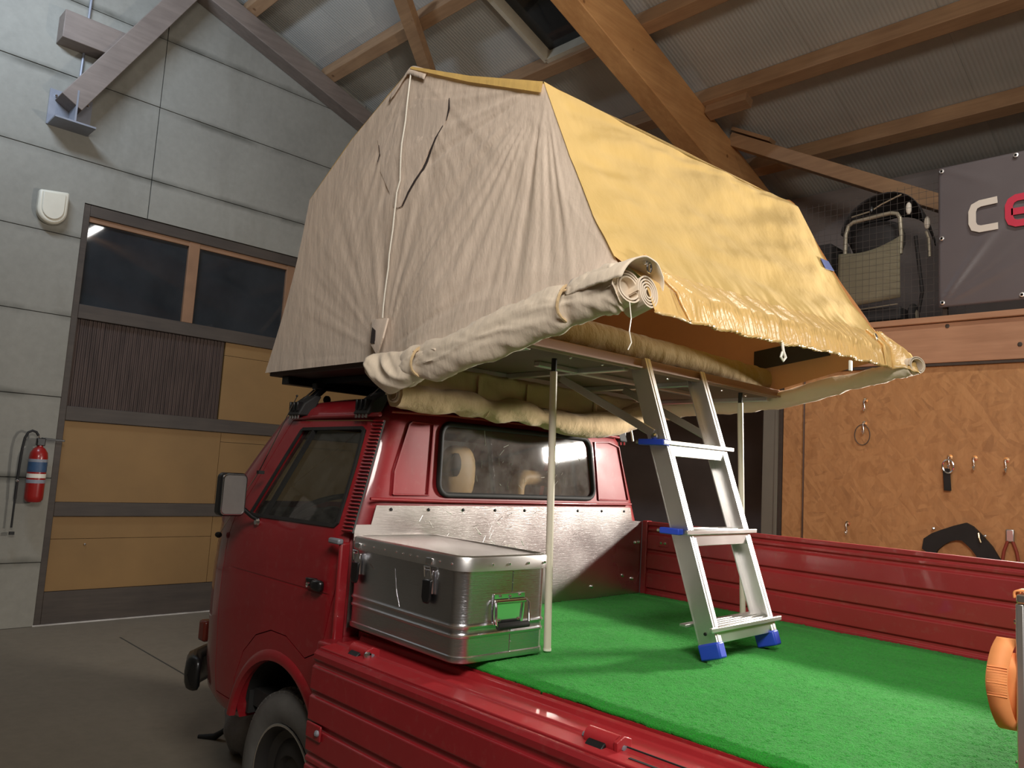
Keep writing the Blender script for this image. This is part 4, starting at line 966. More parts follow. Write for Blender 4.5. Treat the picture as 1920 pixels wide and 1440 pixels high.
MB().tube([hq(.012, .128, .180), hq(.02, .122, .17), hq(.026, .122, .115), hq(.028, .130, .106), hq(.028, .250, .106), hq(.026, .258, .115), hq(.02, .258, .17), hq(.012, .252, .180)], .0045, 8).build('bail', chrome, hp_, smooth=60)
MB().tube([hq(.028, .128, .106), hq(.028, .252, .106)], .010, 10).build('grip', black_rub, hp_, smooth=60)
MB().tube([hq(.010, .128, .176), hq(.010, .252, .176)], .008, 8).build('hinge_roll', chrome, hp_, smooth=60)
for (a, b) in ((.15, .193), (.19, .19), (.23, .193), (.15, .12), (.23, .12)): MB().ball(hq(.007, a, b), .005, 8, 6).build('rivet', chrome, hp_)

# ================================================================== ROOF BARS
def roof_bar(xc, lab):
    t = thing('roof_bar', lab, 'roof rack', (xc, YC, 1.76), 'roof bars under the tent')
    MB().box(xc - .02, xc + .02, .30, 2 * YC - .30, 1.895, 1.925).build('crossbar', black_metal, t, bevel=.004)
    for s in (0, 1):
        f = (lambda y: y) if s == 0 else (lambda y: 2 * YC - y)
        ft = MB().prism([(f(.205), 1.772), (f(.268), 1.772), (f(.285), 1.80), (f(.315), 1.862), (f(.285), 1.865), (f(.232), 1.825)], 'X', xc - .048, xc + .048).build('foot', black_rub, t, bevel=.006)
        MB().prism([(f(.250), 1.825), (f(.285), 1.825), (f(.375), 1.912), (f(.340), 1.918)], 'X', xc - .020, xc + .020).build('strut', black_gloss, ft, bevel=.005)
        MB().tube([(xc - .022, f(.262), 1.845), (xc - .022, f(.325), 1.905)], .004, 6).build('bolt_rod', chrome, ft)
        for k in (-.034, -.012, .012, .034): MB().tube([(xc + k, f(.214), 1.757), (xc + k, f(.216), 1.779)], .0055, 8).build('clamp_bolt', chrome, ft)
        for k in (-.03, 0, .03): MB().box(xc + k - .005, xc + k + .005, min(f(.206), f(.235)), max(f(.206), f(.235)), 1.79, 1.83).build('foot_rib', black_gloss, ft, bevel=.002)
    return t
roof_bar(-.715, 'front black roof bar with rubber feet above the door window'); roof_bar(-.20, 'rear black roof bar with rubber feet above the air intake')

# ================================================================== TENT
tn = thing('roof_tent', 'beige and yellow canvas roof tent folded out over the cab and load bed', 'tent', (0, 1.05, 1.95))
YL, YR = .20, 1.90
# floor boards, rails
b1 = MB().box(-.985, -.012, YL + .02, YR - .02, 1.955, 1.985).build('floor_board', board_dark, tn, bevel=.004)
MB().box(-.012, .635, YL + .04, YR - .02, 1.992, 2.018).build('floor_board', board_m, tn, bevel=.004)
MB().box(-.90, -.06, YL + .16, YL + .20, 1.926, 1.955).build('runner', black_metal, tn, bevel=.003); MB().box(-.90, -.06, YR - .24, YR - .20, 1.926, 1.955).build('runner', black_metal, tn, bevel=.003)
MB().box(-.92, -.86, YL + .05, YR - .05, 1.918, 1.955).build('front_rail', black_metal, tn, bevel=.003)
MB().box(-.115, -.107, YL + .06, YL + .16, 1.953, 1.958).build('strap_loop', blue_tag, tn)
def arail(n, p, q, w=.035, h=.03): return MB().beam(p, q, w, h).build(n, alu_dull, tn, bevel=.003)
MB().beam((.648, YL + .02, 2.000), (.648, YR + .02, 2.012), .026, .040).build('rear_rail', rail_brown, tn, bevel=.003); MB().beam((.655, YL + .02, 1.985), (.655, YR + .02, 1.998), .05, .006).build('rear_rail_lip', rail_brown, tn)
arail('hinge_rail', (0.0, YL + .06, 1.976), (0.0, YR - .02, 1.984), .045, .03)
for y in (YL + .06, .78, 1.27, YR - .04): arail('cross_rail', (.0, y, 1.98), (.635, y, 1.985), .03, .022)
arail('cross_rail', (.40, .55, 1.982), (.40, 1.60, 1.984), .028, .02)
for y in (.45, .62, 1.02, 1.42, 1.62): MB().ball((.65, y, 1.975), .006, 8, 6).build('bolt', chrome, tn)
for y in (.56, .95, 1.35): MB().box(-.012, .004, y - .012, y + .012, 1.93, 1.965).build('hinge_tab', alu_dull, tn)
# mattress edge
def matt(u, v):
    a = -pi / 2 + pi * v; return (.60 + .045 * cos(a) + .006 * nz(u * 40, v * 3), lerp(YL + .06, YR - .03, u), 2.075 + .055 * sin(a) + .006 * nz(u * 22, v))
mt = MB().grid(matt, 90, 10); mt.box(-.93, .60, YL + .06, YR - .05, 2.02, 2.13); mt.build('mattress', khaki, tn, smooth=60)

# --- canvas
TOPL = [(0, -.724, 2.735), (.19, -.41, 2.935), (.38, -.028, 3.118), (.56, .34, 2.955), (.75, .701, 2.815), (.83, .80, 2.60), (.92, .915, 2.37), (1, 1.020, 2.195)]
BOTL = [(0, -.990, 1.968), (.38, -.085, 1.975), (.55, .25, 1.955), (.75, .60, 2.01), (1, 1.075, 2.125)]
Rx, Rz, Px, Pz = .701, 2.815, -.028, 3.118
def fanfold(x, z):
    th = atan2(Rz - z, Rx - x); r = sqrt((x - Rx) ** 2 + (z - Rz) ** 2)
    f = 0
    for (k, am, s) in ((7, 1, 0), (15, .55, 3), (29, .25, 9)): f += am * nz(th * k + s, r * .5, s)
    f *= smooth01(r / .22) * max(.15, 1 - r / 1.5)
    th2 = atan2(Pz - z, x - Px); r2 = sqrt((x - Px) ** 2 + (z - Pz) ** 2)
    g2 = (nz(th2 * 9 + 5, r2 * .5) + .5 * nz(th2 * 21 + 9, r2 * .5)) * smooth01(r2 / .2) * max(0, 1 - r2 / 1.0)
    th3 = atan2(z - 2.0, x + .06); r3 = sqrt((x + .06) ** 2 + (z - 2.0) ** 2)
    g3 = (nz(th3 * 8 + 2, r3) + .6 * nz(th3 * 19, r3, 4)) * smooth01(r3 / .1) * max(0, 1 - r3 / .9)
    return .016 * f + .010 * g2 + .012 * g3
def side_wall(y0, sg, mat, name, nu=200, nv=110):
    dz = .11 if sg > 0 else 0
    def fn(u, v):
        t = pl(TOPL, u); b = pl(BOTL, u); x, z = lerp(b[0], t[0], v), lerp(b[1], t[1], v)
        if sg > 0: z += dz * v * smooth01((x + .3) / 1.0)
        e = min(1, 4 * min(v, 1 - v) + .0) * min(1, 5 * min(u, 1 - u) + .1)
        # concave front outline
        if u < .25: x += .035 * sin(pi * v) * (1 - u / .25)
        fl_ = .045 * (1 - v) ** 3 * smooth01((u - .40) / .15) if sg < 0 else 0
        y = y0 - sg * (-.010 * e) + sg * fanfold(x, z) * (.15 + .85 * e) - fl_
        return (x, y, z)
    return MB().grid(fn, nu, nv).build(name, mat, tn, smooth=80, fixn=False)
sw_ = side_wall(YL, -1, beige, 'side_wall')
def WY(x, z, o=.004):
    tz = None
    for i in range(len(TOPL) - 1):
        p, q = TOPL[i], TOPL[i + 1]
        if p[1] <= x <= q[1]: tz = lerp(p[2], q[2], (x - p[1]) / (q[1] - p[1])); break
    v = (z - 1.965) / ((tz or 3.0) - 1.965); e = max(0, min(1, 4 * min(v, 1 - v)))
    return YL - .010 * e - fanfold(x, z) * (.15 + .85 * e) - o
def right_wall(u, v):
    t = pl(TOPL, u); b = pl(BOTL, u); x, z = lerp(b[0], t[0], v), lerp(b[1], t[1], v); z += .10 * v * smooth01((x + .3) / 1.0) + .03 * smooth01((x - .4) / .6)
    x += .10 * smooth01((x - .5) / .6) * (1 - v * .6)
    return (x, YR + .010 * nz(x * 5, z * 5) - .03 * sin(pi * v), z)
MB().grid(right_wall, 70, 30).build('side_wall', lining, tn, smooth=80)
# dark mesh window in the right wall
def rwin(u, v):
    x = lerp(.56, .92, u); z = lerp(2.12, 2.21, v) + .05 * u; return (x, YR - .045, z)
MB().grid(rwin, 8, 4).build('mesh_window', plaid, tn, solid=.004)
# roof and front faces
def roof_edge(u, side):
    t = pl(TOPL, u); z = t[1]
    if side: z += .10 * smooth01((t[0] + .3) / 1.0)
    return Vector((t[0], YR if side else YL, z))
def roof_fn(u, v):
    a, b = roof_edge(u * .75, 0), roof_edge(u * .75, 1); p = a.lerp(b, v); p.z -= .05 * sin(pi * v) * sin(pi * min(1, u * 1.02)) ; p.z += .004 + .006 * nz(p.x * 5, p.y * 4); return p
MB().grid(roof_fn, 60, 60).build('roof_panel', yellow, tn, smooth=80)
def front_fn(u, v):
    a = Vector((-.980 + .262 * v + .05 * sin(pi * v), YL + .012, lerp(1.968, 2.725, v))); b = a.copy(); b.y = YR; p = a.lerp(b, u); p.x += .04 * sin(pi * u) * sin(pi * v) + .01 * nz(p.y * 5, p.z * 4); return p
MB().grid(front_fn, 40, 24).build('front_panel', beige, tn, smooth=80)
# rear yellow face with gathered hem
LE = [(0, .701, YL - .002, 2.822), (.35, .83, YL - .004, 2.545), (.62, .935, YL - .006, 2.335), (.80, 1.025, YL - .012, 2.200), (.90, 1.105, YL + .02, 2.130), (1, 1.135, YL + .035, 2.040)]
RE = [(0, .700, YR, 2.925), (.12, .735, YR + .008, 2.895), (.35, .86, YR + .004, 2.640), (.62, 1.00, YR - .005, 2.395), (.80, 1.10, YR - .01, 2.265), (.9, 1.16, YR - .02, 2.190), (1, 1.185, YR - .06, 2.095)]
def rear_fn(u, v, off=0):              # v = 0 ridge, 1 hem
    a, b = Vector(pl(LE, v)), Vector(pl(RE, v)); p = a.lerp(b, u)
    s = sin(pi * u)
    p.x -= .035 * s * sin(pi * min(1, v * 1.1)) * (1 - .5 * v); p.z -= .012 * s * (1 - v)
    p.z -= .006 * sin(2 * pi * u) * smooth01((v - .8) / .2)
    soft = smooth01((v - .66) / .30)
    big = nz(u * 16, v * 2.2, 3) * .5 + nz(u * 34, v * 2.5, 8) * .5
    fine = sin(u * 2 * pi * 95 + 2.5 * nz(u * 20, v * 4)) * smooth01((v - .90) / .06) * smooth01((u - .10) / .08)
    d = .016 * (nz(u * 3.1 + v * 2, v * 3, 1)) * (1 - soft) + .010 * nz(u * 5 + v * 9, v * 7 - u * 2, 6) * (1 - .6 * soft) + .004 * nz(u * 14, v * 16 + u * 5, 2)
    d += .034 * big * soft * (1 - .35 * smooth01((v - .93) / .07)) + .0045 * fine
    d *= min(1, .12 + 14 * min(u, 1 - u)); p.x += d + off; p.z += d * .35
    return p
VS = .80
MB().grid(lambda u, v: rear_fn(u, v * VS), 170, 90).build('rear_panel', yellow, tn, smooth=80)
MB().grid(lambda u, v: rear_fn(u, VS + v * (1 - VS)), 700, 26).build('gathered_hem', satin, tn, smooth=80)
# hem cord
MB().tube([rear_fn(i / 160, 1.0, .002) for i in range(161)], .005, 6).build('hem_cord', satin, tn, smooth=60)
# yellow edge tape where the roof meets the beige side
def tape(u, v):
    t = pl(TOPL, .385 + u * .365); return (t[0], YL - .006 - .006 * v + .003 * nz(u * 12), t[1] + .006 - .028 * v * (.4 + u))
MB().grid(tape, 60, 3).build('edge_tape', yellow, tn, smooth=60)
# peak cap
def cap(u, v):
    a = lerp(-.11, .11, u); return (Px + a, YL - .014 + .10 * v * v, Pz + .022 - abs(a) * (.55 if a > 0 else .75) - .05 * (1 - v) ** 2 + .006 * nz(u * 9, v * 5))
MB().grid(cap, 14, 8).build('peak_cap', beige, tn, smooth=70, solid=.004)
# cord down the side, vent flap with its open slit, pocket
def sy_(x, z): return YL - .012
MB().tube([(lerp(-.008, -.022, t / 20) if t < 10 else lerp(-.012, -.058, (t - 8) / 12), WY(lerp(-.01, -.055, t / 20), lerp(3.085, 2.13, t / 20), .012), lerp(3.085, 2.13, t / 20)) for t in range(21)], .0032, 6).build('guy_cord', white_plastic, tn, smooth=60)
flp = [(-.205, 2.872), (-.02, 2.99), (.236, 2.905), (.228, 2.825), (.180, 2.775), (.128, 2.720), (.10, 2.675), (.045, 2.61), (-.008, 2.548), (-.05, 2.560), (-.095, 2.63), (-.165, 2.73), (-.175, 2.80)]
def poly_sheet(poly, yf, name, mat, t=.004):
    n = len(poly); c = (sum(p[0] for p in poly) / n, sum(p[1] for p in poly) / n); mb = MB(); vs = [(c[0], yf(*c), c[1])]
    rg = []
    for k in (.2, .4, .6, .8, 1.0):
        for p in poly: x, z = lerp(c[0], p[0], k), lerp(c[1], p[1], k); vs.append((x, yf(x, z), z))
    fs = [(0, 1 + i, 1 + (i + 1) % n) for i in range(n)]
    for r_ in range(4):
        for i in range(n): a = 1 + r_ * n + i; b = 1 + r_ * n + (i + 1) % n; fs.append((a, a + n, b + n, b))
    return mb.add(vs, fs).build(name, mat, tn, smooth=60, solid=t)
poly_sheet(flp, lambda x, z: WY(x, z, .0025), 'vent_flap', beige, 0)
def slit(pts, wd, nm):
    mb = MB(); L = []; n = len(pts)
    for i, (x, z) in enumerate(pts):
        k = wd * sin(pi * min(1, max(.02, i / (n - 1)))) + .0012; L.append(((x, WY(x, z, .0055), z), (x + k, WY(x + k, z - k * .3, .0045), z - k * .3)))
    for i in range(n - 1): mb.add([L[i][0], L[i + 1][0], L[i + 1][1], L[i][1]], [(0, 1, 2, 3)])
    return mb.build(nm, plaid, tn, solid=.002)
slit([(.238, 2.908), (.236, 2.87), (.228, 2.828)], .007, 'flap_slit')
slit([(.215, 2.81), (.18, 2.772), (.150, 2.735), (.125, 2.70), (.112, 2.672), (.075, 2.635), (.04, 2.60), (.005, 2.553), (-.03, 2.546)], .009, 'flap_slit')
slit([(-.19, 2.845), (-.183, 2.81), (-.180, 2.77)], .003, 'flap_slit')
pk = MB().add([(-.135, YL - .012, 2.132), (-.02, YL - .020, 2.125), (-.008, YL - .045, 2.045), (-.058, YL - .03, 1.985), (-.105, YL - .03, 2.03)], [(0, 1, 2, 3, 4)]).build('pole_pocket', beige, tn, solid=.008, bevel=.002)
MB().add([(-.098, YL - .036, 2.095), (-.072, YL - .038, 2.08), (-.07, YL - .038, 2.03), (-.102, YL - .036, 2.035)], [(0, 1, 2, 3)]).build('pocket_opening', plaid, tn, solid=.002)
# rolled canvas along the lower edge, left and right
def crinkle(seed, am=.22, n=9):
    def f(i, th): return 1 + am * nz(i * .23 + seed, cos(th) * 1.2 + seed, sin(th) * 1.2) + am * .5 * nz(i * .7 + seed, th * 2, seed)
    return f
def resample(pts, n):
    out = []; m_ = len(pts) - 1
    for i in range(n + 1):
        t = i / n * m_; k = min(int(t), m_ - 1); f = t - k; P0 = Vector(pts[max(k - 1, 0)]); P1 = Vector(pts[k]); P2 = Vector(pts[k + 1]); P3 = Vector(pts[min(k + 2, m_)])
        out.append(.5 * ((2 * P1) + (P2 - P0) * f + (2 * P0 - 5 * P1 + 4 * P2 - P3) * f * f + (3 * P1 - P0 - 3 * P2 + P3) * f ** 3))
    return out
lr = resample([(-.03, .190, 1.955), (.03, .175, 1.938), (.11, .160, 1.925), (.21, .150, 1.935), (.37, .145, 1.950), (.523, .145, 1.982), (.689, .148, 2.022), (.839, .155, 2.058), (.957, .160, 2.082), (1.05, .165, 2.100), (1.075, .168, 2.104)], 110)
rad = [(.022 + .048 * smooth01(i / 34)) * (1 - .18 * math.exp(-((i - 36) / 2.5) ** 2) - .20 * math.exp(-((i - 82) / 2.5) ** 2)) for i in range(111)]
rad = [r * .98 for r in rad]
def flat_roll(i, th):
    k = 1 / sqrt((cos(th) / .52) ** 2 + sin(th) ** 2) if i < 96 else lerp(1 / sqrt((cos(th) / .52) ** 2 + sin(th) ** 2), .82, (i - 96) / 14)
    c_, s_ = cos(th), sin(th)
    rd = 1 - 2 * abs(nz(i * .10 + 1.3 * c_ + .9 * s_, 1.1 * s_ - i * .05, 3)); rd2 = 1 - 2 * abs(nz(i * .22 - 1.6 * s_, 1.2 * c_ + i * .06, 9))
    return k * (.94 + .16 * rd * abs(rd) + .07 * rd2 + .10 * nz(i * .07, c_, s_))
MB().tube(lr, rad, 40, True, flat_roll).build('canvas_roll', beige_hem, tn, smooth=70)
# drooping fold at the front end of the roll
def droop(u, v):
    x = lerp(-.040, .36, u); top = 1.985; dep = .03 + .135 * sin(pi * min(1, u * 1.05 + .10)) ** .8 * (1 - .35 * u); z = top - dep * v
    fold = .016 * (1 - 2 * abs(nz(u * 4 - v * 1.6, v * 1.2, 2))) + .006 * nz(u * 9 - v * 3, v * 3, 7)
    return (x, .172 - .062 * sin(pi * (.08 + .80 * v)) * (1 - .25 * u) - fold, z + .006 * nz(u * 6, v * 2, 5))
MB().grid(droop, 60, 34).build('canvas_droop', beige_hem, tn, smooth=70, solid=.005)
def tie(c, r, ax, nm='strap_tie'):
    c = Vector(c); pts = []
    for i in range(21):
        a = 2 * pi * i / 20; pts.append(c + Vector((.004 * sin(3 * a), r * cos(a), r * sin(a))))
    return MB().tube(pts, .005, 6, False).build(nm, tan_canvas, tn)
tie(lr[36], .052, 0); tie(lr[82], .054, 0)
for i, (x, z) in ((36, (.30, 2.06)), (82, (.79, 2.155))):
    p = lr[i]; MB().tube([p + Vector((0, -.045, .03)), (p.x + .015, YL - .025, lerp(p.z, z, .6)), (p.x + .03, YL - .018, z)], .004, 6).build('strap_cord', tan_canvas, tn, smooth=60)
    MB().box(p.x + .01, p.x + .024, YL - .034, YL - .022, lerp(p.z, z, .55) - .015, lerp(p.z, z, .55) + .015).build('buckle', chrome, tn, bevel=.002)
# spiral ends of the rolls
def spiral(c, r0, turns, gap, ln, nm, ax=Vector((.94, -.18, .22)), squash=1.0, mat=None):
    ax = ax.normalized(); u = ax.cross(Vector((0, 0, 1))).normalized(); v = u.cross(ax); mb = MB(); n = int(26 * turns); c = Vector(c)
    def P_(t, k, s): a = 2 * pi * t; r = r0 - gap * t + k; return c + u * cos(a) * r * squash + v * sin(a) * r + ax * s
    for i in range(n):
        t0, t1 = i / 26, (i + 1) / 26; q = []
        for t in (t0, t1): q += [P_(t, 0, 0), P_(t, -gap * .55, 0), P_(t, -gap * .55, -ln), P_(t, 0, -ln)]
        mb.add(q, [(0, 4, 5, 1), (0, 3, 7, 4), (1, 5, 6, 2), (2, 6, 7, 3)])
    return mb.build(nm, mat or beige_hem, tn, smooth=40)
spiral((1.095, .168, 2.098), .052, 2.6, .0085, .10, 'roll_end'); spiral((1.118, .225, 2.092), .052, 4.2, .009, .08, 'roll_end', squash=.75)
def hood_fn(u, v):                      # canvas sleeve closing round both spiral rolls
    a = pi * .02 + pi * .98 * u; k = smooth01(v * 1.3); return (.90 + .215 * v + .02 * sin(a) * v, lerp(.175, .200, k) - lerp(.045, .095, k) * cos(a), lerp(2.085, 2.105, v) + lerp(.062, .075, k) * sin(a) + .005 * nz(u * 6, v * 6))
MB().grid(hood_fn, 30, 18).build('roll_sleeve', beige_hem, tn, smooth=70, solid=.004)
MB().box(1.108, 1.122, .205, .222, 2.165, 2.188).build('zip_slider', chrome, tn, bevel=.003)
MB().tube([(1.125 + .012 * 0, .214 + .009 * cos(a), 2.157 + .013 * sin(a)) for a in [2 * pi * i / 16 for i in range(17)]], .003, 6, False).build('zip_pull', chrome, tn)
MB().tube([(1.105, .16, 2.055), (1.11, .163, 2.01), (1.108, .160, 1.975), (1.112, .166, 1.945), (1.106, .160, 1.925)], .0016, 5).build('loose_thread', white_plastic, tn)
# straps, toggles, label on the yellow face
for (u, v0, v1, nm) in ((.10, .74, 1.0, 'hem_strap'), (.945, .80, 1.0, 'hem_strap')):
    MB().tube([rear_fn(u, lerp(v0, v1, i / 8), .010) for i in range(9)], .005, 6).build(nm, satin, tn, smooth=60)
    p = rear_fn(u, v0 + .05, .014); MB().obox(p, (.004, 0, 0), (0, .009, 0), (-.006, 0, .016)).build('buckle', chrome, tn, bevel=.002)
for u in (.425, .745):
    p = rear_fn(u, 1.0, .004)
    if u < .6: MB().tube([p, p + Vector((.004, .002, -.03)), p + Vector((.008, .010, -.05)), p + Vector((.004, .002, -.062)), p + Vector((.0, -.006, -.05)), p + Vector((.002, 0, -.032))], .0045, 6).build('toggle_hook', white_plastic, tn)
    else: MB().obox(p + Vector((0, 0, -.035)), (.005, 0, 0), (0, .009, 0), (0, 0, .020)).build('toggle_buckle', white_plastic, tn, bevel=.003)
def lab_(u, v): return rear_fn(.955 + .045 * u, .385 + .055 * v, .006)
MB().grid(lab_, 6, 4).build('brand_tag', blue_tag, tn, solid=.002)
# folded corner and roll at the far right end
def corner(u, v):
    p = rear_fn(1.0, .80 + .2 * v, 0); return p + Vector((.07 * u * (.3 + v), .04 * u + .03 * sin(pi * v) * u, -.02 * u + .012 * sin(pi * u) + .006 * nz(u * 6, v * 6)))
MB().grid(corner, 14, 14).build('corner_fold', satin, tn, smooth=70, solid=.004)
rr_ = resample([(.0, 1.915, 1.935), (.15, 1.93, 1.955), (.36, 1.93, 1.965), (.64, 1.925, 1.985), (.92, 1.92, 2.045), (1.12, 1.91, 2.085), (1.235, 1.90, 2.108)], 90)
MB().tube(rr_, [.040 - .004 * (i > 60) + .006 * math.exp(-((i - 8) / 8) ** 2) for i in range(91)], 18, True, crinkle(8.1, .2)).build('canvas_roll', beige_hem, tn, smooth=70)
spiral((1.262, 1.898, 2.113), .040, 1.7, .007, .05, 'roll_end', Vector((.8, -.5, .1)))
# canvas hanging from the hinge rail and the rolled skirt tied under it
def hang(u, v):
    y = lerp(.26, 1.66, u); return (.03 + .012 * nz(u * 14, v * 2) + .01 * v, y, lerp(1.972, 1.865, v) + .006 * nz(u * 20, v))
MB().grid(hang, 90, 8).build('skirt_sheet', tan_canvas, tn, smooth=70, solid=.003)
sk = resample([(.03, .20, 1.838), (.03, .38, 1.835), (.035, .50, 1.845), (.035, .66, 1.828), (.04, .80, 1.838), (.04, .95, 1.828), (.045, 1.12, 1.816), (.05, 1.30, 1.818), (.05, 1.45, 1.838), (.045, 1.56, 1.86), (.04, 1.66, 1.90)], 130)
rs = [.046 * (1 - .22 * math.exp(-((i - 37) / 4) ** 2) - .22 * math.exp(-((i - 66) / 4) ** 2)) + .010 * smooth01((i - 70) / 30) for i in range(131)]
MB().tube(sk, rs, 20, True, lambda i, th: 1 + .22 * nz(i * .10, cos(th) * 1.2 + 5, sin(th) * 1.2) + .10 * (1 - 2 * abs(nz(i * .12 + 1.4 * cos(th), 1.4 * sin(th) - i * .05, 2)))).build('skirt_roll', tan_canvas, tn, smooth=70)
spiral((.035, .185, 1.838), .034, 1.8, .008, .03, 'roll_end', Vector((.25, -.95, 0)), mat=beige_hem)
for i in (37, 66): c = sk[i]; MB().tube([c + Vector((.034 * cos(a), 0, .034 * sin(a))) for a in [2 * pi * k / 16 for k in range(17)]], .004, 6, False).build('strap_tie', tan_canvas, tn)
for y in (.60, .88, 1.33): MB().box(.045, .05, y - .012, y + .012, 1.88, 1.955).build('skirt_tab', tan_canvas, tn)
MB().tube([(.055, 1.60, 1.82), (.06, 1.605, 1.79), (.062, 1.61, 1.765)], .005, 6).build('skirt_tab', white_plastic, tn)

# ================================================================== POLES AND LADDER
def pole(p, q, lab):
    p, q = Vector(p), Vector(q); t = thing('tent_pole', lab, 'pole', tuple(p), 'white tent support poles')
    MB().tube([p, q - Vector((0, 0, .045))], .0125, 14).build('tube', white_pole, t, smooth=50); MB().tube([q - Vector((0, 0, .047)), q], .0095, 12).build('top_pin', black_rub, t, smooth=50)
    MB().tube([p - Vector((0, 0, .001)), p + Vector((0, 0, .006))], .0135, 14).build('foot_cap', white_plastic, t)
pole((.586, .482, 1.012), (.566, .464, 1.978), 'white support pole standing behind the aluminium box')
pole((.675, 1.60, 1.012), (.650, 1.575, 1.982), 'white support pole standing near the right drop side')

ld = thing('ladder', 'aluminium folding ladder with blue feet leaning from the turf to the tent floor', 'ladder', (.98, 1.03, 1.012))
dL = Vector((.645 - .988, 0, 2.005 - 1.012)); dLn = dL.normalized(); fwd = Vector((dLn.z, 0, -dLn.x))   # outward (towards the camera)
def lp(y, s, o=0): p = Vector((.985, y, 1.022)) + dL * s; return p + fwd * o
for (y, sg) in ((.835, 1), (1.238, -1)):
    rl = MB()
    rl.obox((lp(y, .02) + lp(y, 1)) / 2, (lp(y, 1) - lp(y, .02)) / 2, (0, .0022, 0), fwd * .034)
    rl.obox((lp(y + sg * .014, .02, .033) + lp(y + sg * .014, 1, .033)) / 2, (lp(y, 1) - lp(y, .02)) / 2, (0, .0165, 0), fwd * .002)
    rl.obox((lp(y + sg * .014, .02, -.033) + lp(y + sg * .014, 1, -.033)) / 2, (lp(y, 1) - lp(y, .02)) / 2, (0, .0165, 0), fwd * .002)
    r_ = rl.build('side_rail', alu, ld)
    MB().obox((lp(y + sg * .012, .02, .0357) + lp(y + sg * .012, 1, .0357)) / 2, (lp(y, 1) - lp(y, .02)) / 2, (0, .003, 0), fwd * .001).build('groove', alu_dull, r_)
    MB().obox(lp(y + sg * .013, .022), dLn * .026, (0, .021, 0), fwd * .039).build('foot', blue_pl, ld, bevel=.006)
    for s in (.075, .39, .70): MB().lathe([(.006, 0), (.005, -.003 * sg)], lp(y - sg * .003, s), 'Y', 8).build('rivet', black_metal if s < .1 else chrome, r_)
    # brace to the floor rail
    s0 = .735
    MB().beam(lp(y - sg * .006, s0, -.005), (.27, y - sg * .006, 1.97), .006, .030, (0, 1, 0) if False else (0, 0, 1)).build('brace', alu_dull, ld, bevel=.002)
    MB().lathe([(.012, 0), (.012, -.010 * sg), (.006, -.014 * sg)], lp(y - sg * .008, s0 - .012), 'Y', 10).build('pivot_bolt', chrome, ld)
for k, s in enumerate((.085, .388, .692)):
    c = lp(1.0365, s); st_ = thing  # steps stay level
    tread = MB().box(c.x - .055, c.x + .045, .855, 1.218, c.z + .006, c.z + .016)
    for j in range(5): tread.box(c.x - .05 + j * .02, c.x - .04 + j * .02, .855, 1.218, c.z + .016, c.z + .0185)
    so = tread.build('step', alu, ld, bevel=.001)
    MB().box(c.x + .036, c.x + .048, .80, 1.275, c.z + .003, c.z + .018).build('nosing', alu, so, bevel=.002)
    MB().box(c.x + .026, c.x + .040, .838, 1.235, c.z - .036, c.z + .002).build('riser', alu, so, bevel=.002)
    MB().box(c.x - .075, c.x - .05, .80, 1.27, c.z + .004, c.z + .014).build('back_edge', alu_dull, so, bevel=.002)
    if k: MB().box(c.x - .062, c.x + .046 - .03 * (k == 1), .796, .838 if k == 2 else .826, c.z - .001, c.z + .020).build('end_cap', blue_pl, so, bevel=.003)

# ================================================================== FOREGROUND BOX, STRAP, SACK
cb = thing('checker_plate_box', 'aluminium checker-plate box at the right picture edge on the bed', 'box', (2.2, .6, 1.012))
MB().box(1.965, 2.55, .29, .95, 1.014, 1.408).build('body', alu_check, cb, bevel=.006)
MB().box(1.955, 2.56, .28, .96, 1.396, 1.414).build('lid', alu_check, cb, bevel=.004)
MB().box(1.953, 1.968, .284, .30, 1.014, 1.396).build('edge_trim', alu, cb, bevel=.003)
dm = MB()
for i in range(14):
    for j in range(10):
        x = 1.99 + i * .04; z = 1.035 + j * .036; a = .6 if (i + j) % 2 else -.6
        dm.obox((x, .2885, z), (.012 * cos(a), 0, .012 * sin(a)), (0, .002, 0), (-.003 * sin(a), 0, .003 * cos(a)))
o = dm.build('plate_studs', alu_check, cb); o['kind'] = 'stuff'
for z in (1.10, 1.23, 1.36): MB().ball((1.951, .30, z), .005, 8, 6).build('rivet', chrome, cb)
sb = thing('lashing_strap', 'looped orange lashing strap hanging on the checker-plate box', 'strap', (1.95, .36, 1.16))
def ribbon(pts, w, nm, par, mat):
    mb = MB(); P_ = resample(pts, 40)
    for i, p in enumerate(P_): mb.v += [(p.x, p.y - w / 2, p.z), (p.x, p.y + w / 2, p.z)]
    for i in range(40): mb.f.append((2 * i, 2 * i + 1, 2 * i + 3, 2 * i + 2))
    return mb.build(nm, mat, par, smooth=70, solid=.004)
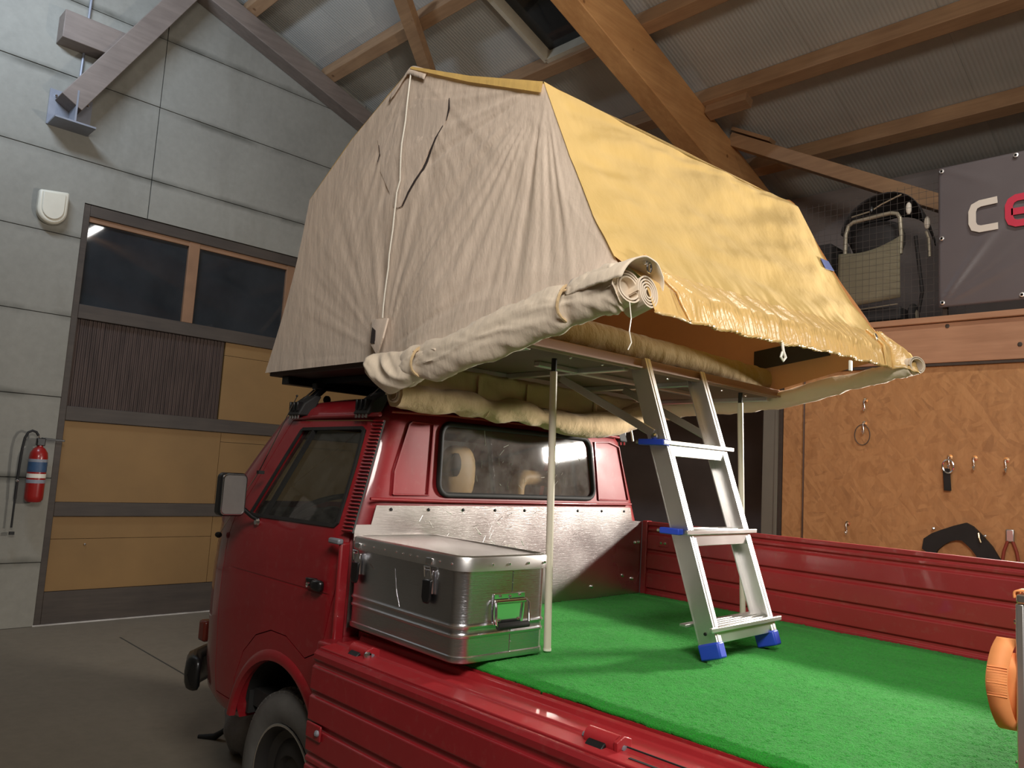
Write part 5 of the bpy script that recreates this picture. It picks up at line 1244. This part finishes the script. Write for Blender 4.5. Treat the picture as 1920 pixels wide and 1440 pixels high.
def xribbon(pts, w, nm, par, mat):
    mb = MB(); P_ = resample(pts, 40); wd = Vector((.97, .2, 0)) * w / 2
    for p in P_: mb.v += [tuple(p - wd), tuple(p + wd)]
    for i in range(40): mb.f.append((2 * i, 2 * i + 1, 2 * i + 3, 2 * i + 2))
    return mb.build(nm, mat, par, smooth=70, solid=.003)
xribbon([(1.935, .305, 1.325), (1.930, .285, 1.305), (1.927, .268, 1.275), (1.926, .262, 1.245), (1.928, .268, 1.215), (1.932, .280, 1.185), (1.938, .300, 1.160), (1.942, .325, 1.158), (1.944, .338, 1.185), (1.944, .335, 1.24)], .036, 'outer_loop', sb, orange_web)
xribbon([(1.944, .300, 1.300), (1.942, .285, 1.275), (1.941, .290, 1.24), (1.942, .300, 1.20), (1.944, .312, 1.175)], .040, 'inner_loop', sb, orange_web)
rbm = MB()
for i in range(12):
    z = 1.222 + i * .0048; y = .2585 + .0007 * abs(i - 5); rbm.tube([(1.9105, y - .0005, z), (1.9425, y + .0055, z)], .0013, 5)
o = rbm.build('webbing_ribs', orange_web, sb); o['kind'] = 'stuff'
ribbon([(1.951, .31, 1.405), (1.9505, .31, 1.413), (1.953, .31, 1.418), (1.962, .31, 1.4195), (1.975, .31, 1.420), (1.985, .31, 1.420), (2.0, .31, 1.420)], .045, 'over_strap', sb, orange_web)

def sack(u, v):
    th = 2 * pi * u; ph = -pi / 2 + pi * v; r = 1 + .22 * nz(cos(th) * 1.6, sin(th) * 1.6, v * 3) + .10 * nz(cos(th) * 4, sin(th) * 4, v * 7)
    return (-1.66 + .19 * cos(th) * cos(ph) * r, .66 + .15 * sin(th) * cos(ph) * r, max(.002, .17 + .19 * sin(ph) * r))
o = MB().grid(sack, 40, 22).build('plastic_sack', grey_cloth, smooth=60); tag(o, 'crumpled grey plastic sack on the floor under the truck front', 'sack')
o = MB().tube([(-2.05, .54, .006), (-1.98, .60, .012), (-1.93, .62, .05), (-1.90, .645, .085), (-1.86, .68, .095)], [.012, .02, .014, .012, .006], 8).build('rag_scrap', black_rub, smooth=60); tag(o, 'small dark scrap on the floor beside the grey sack', 'scrap')
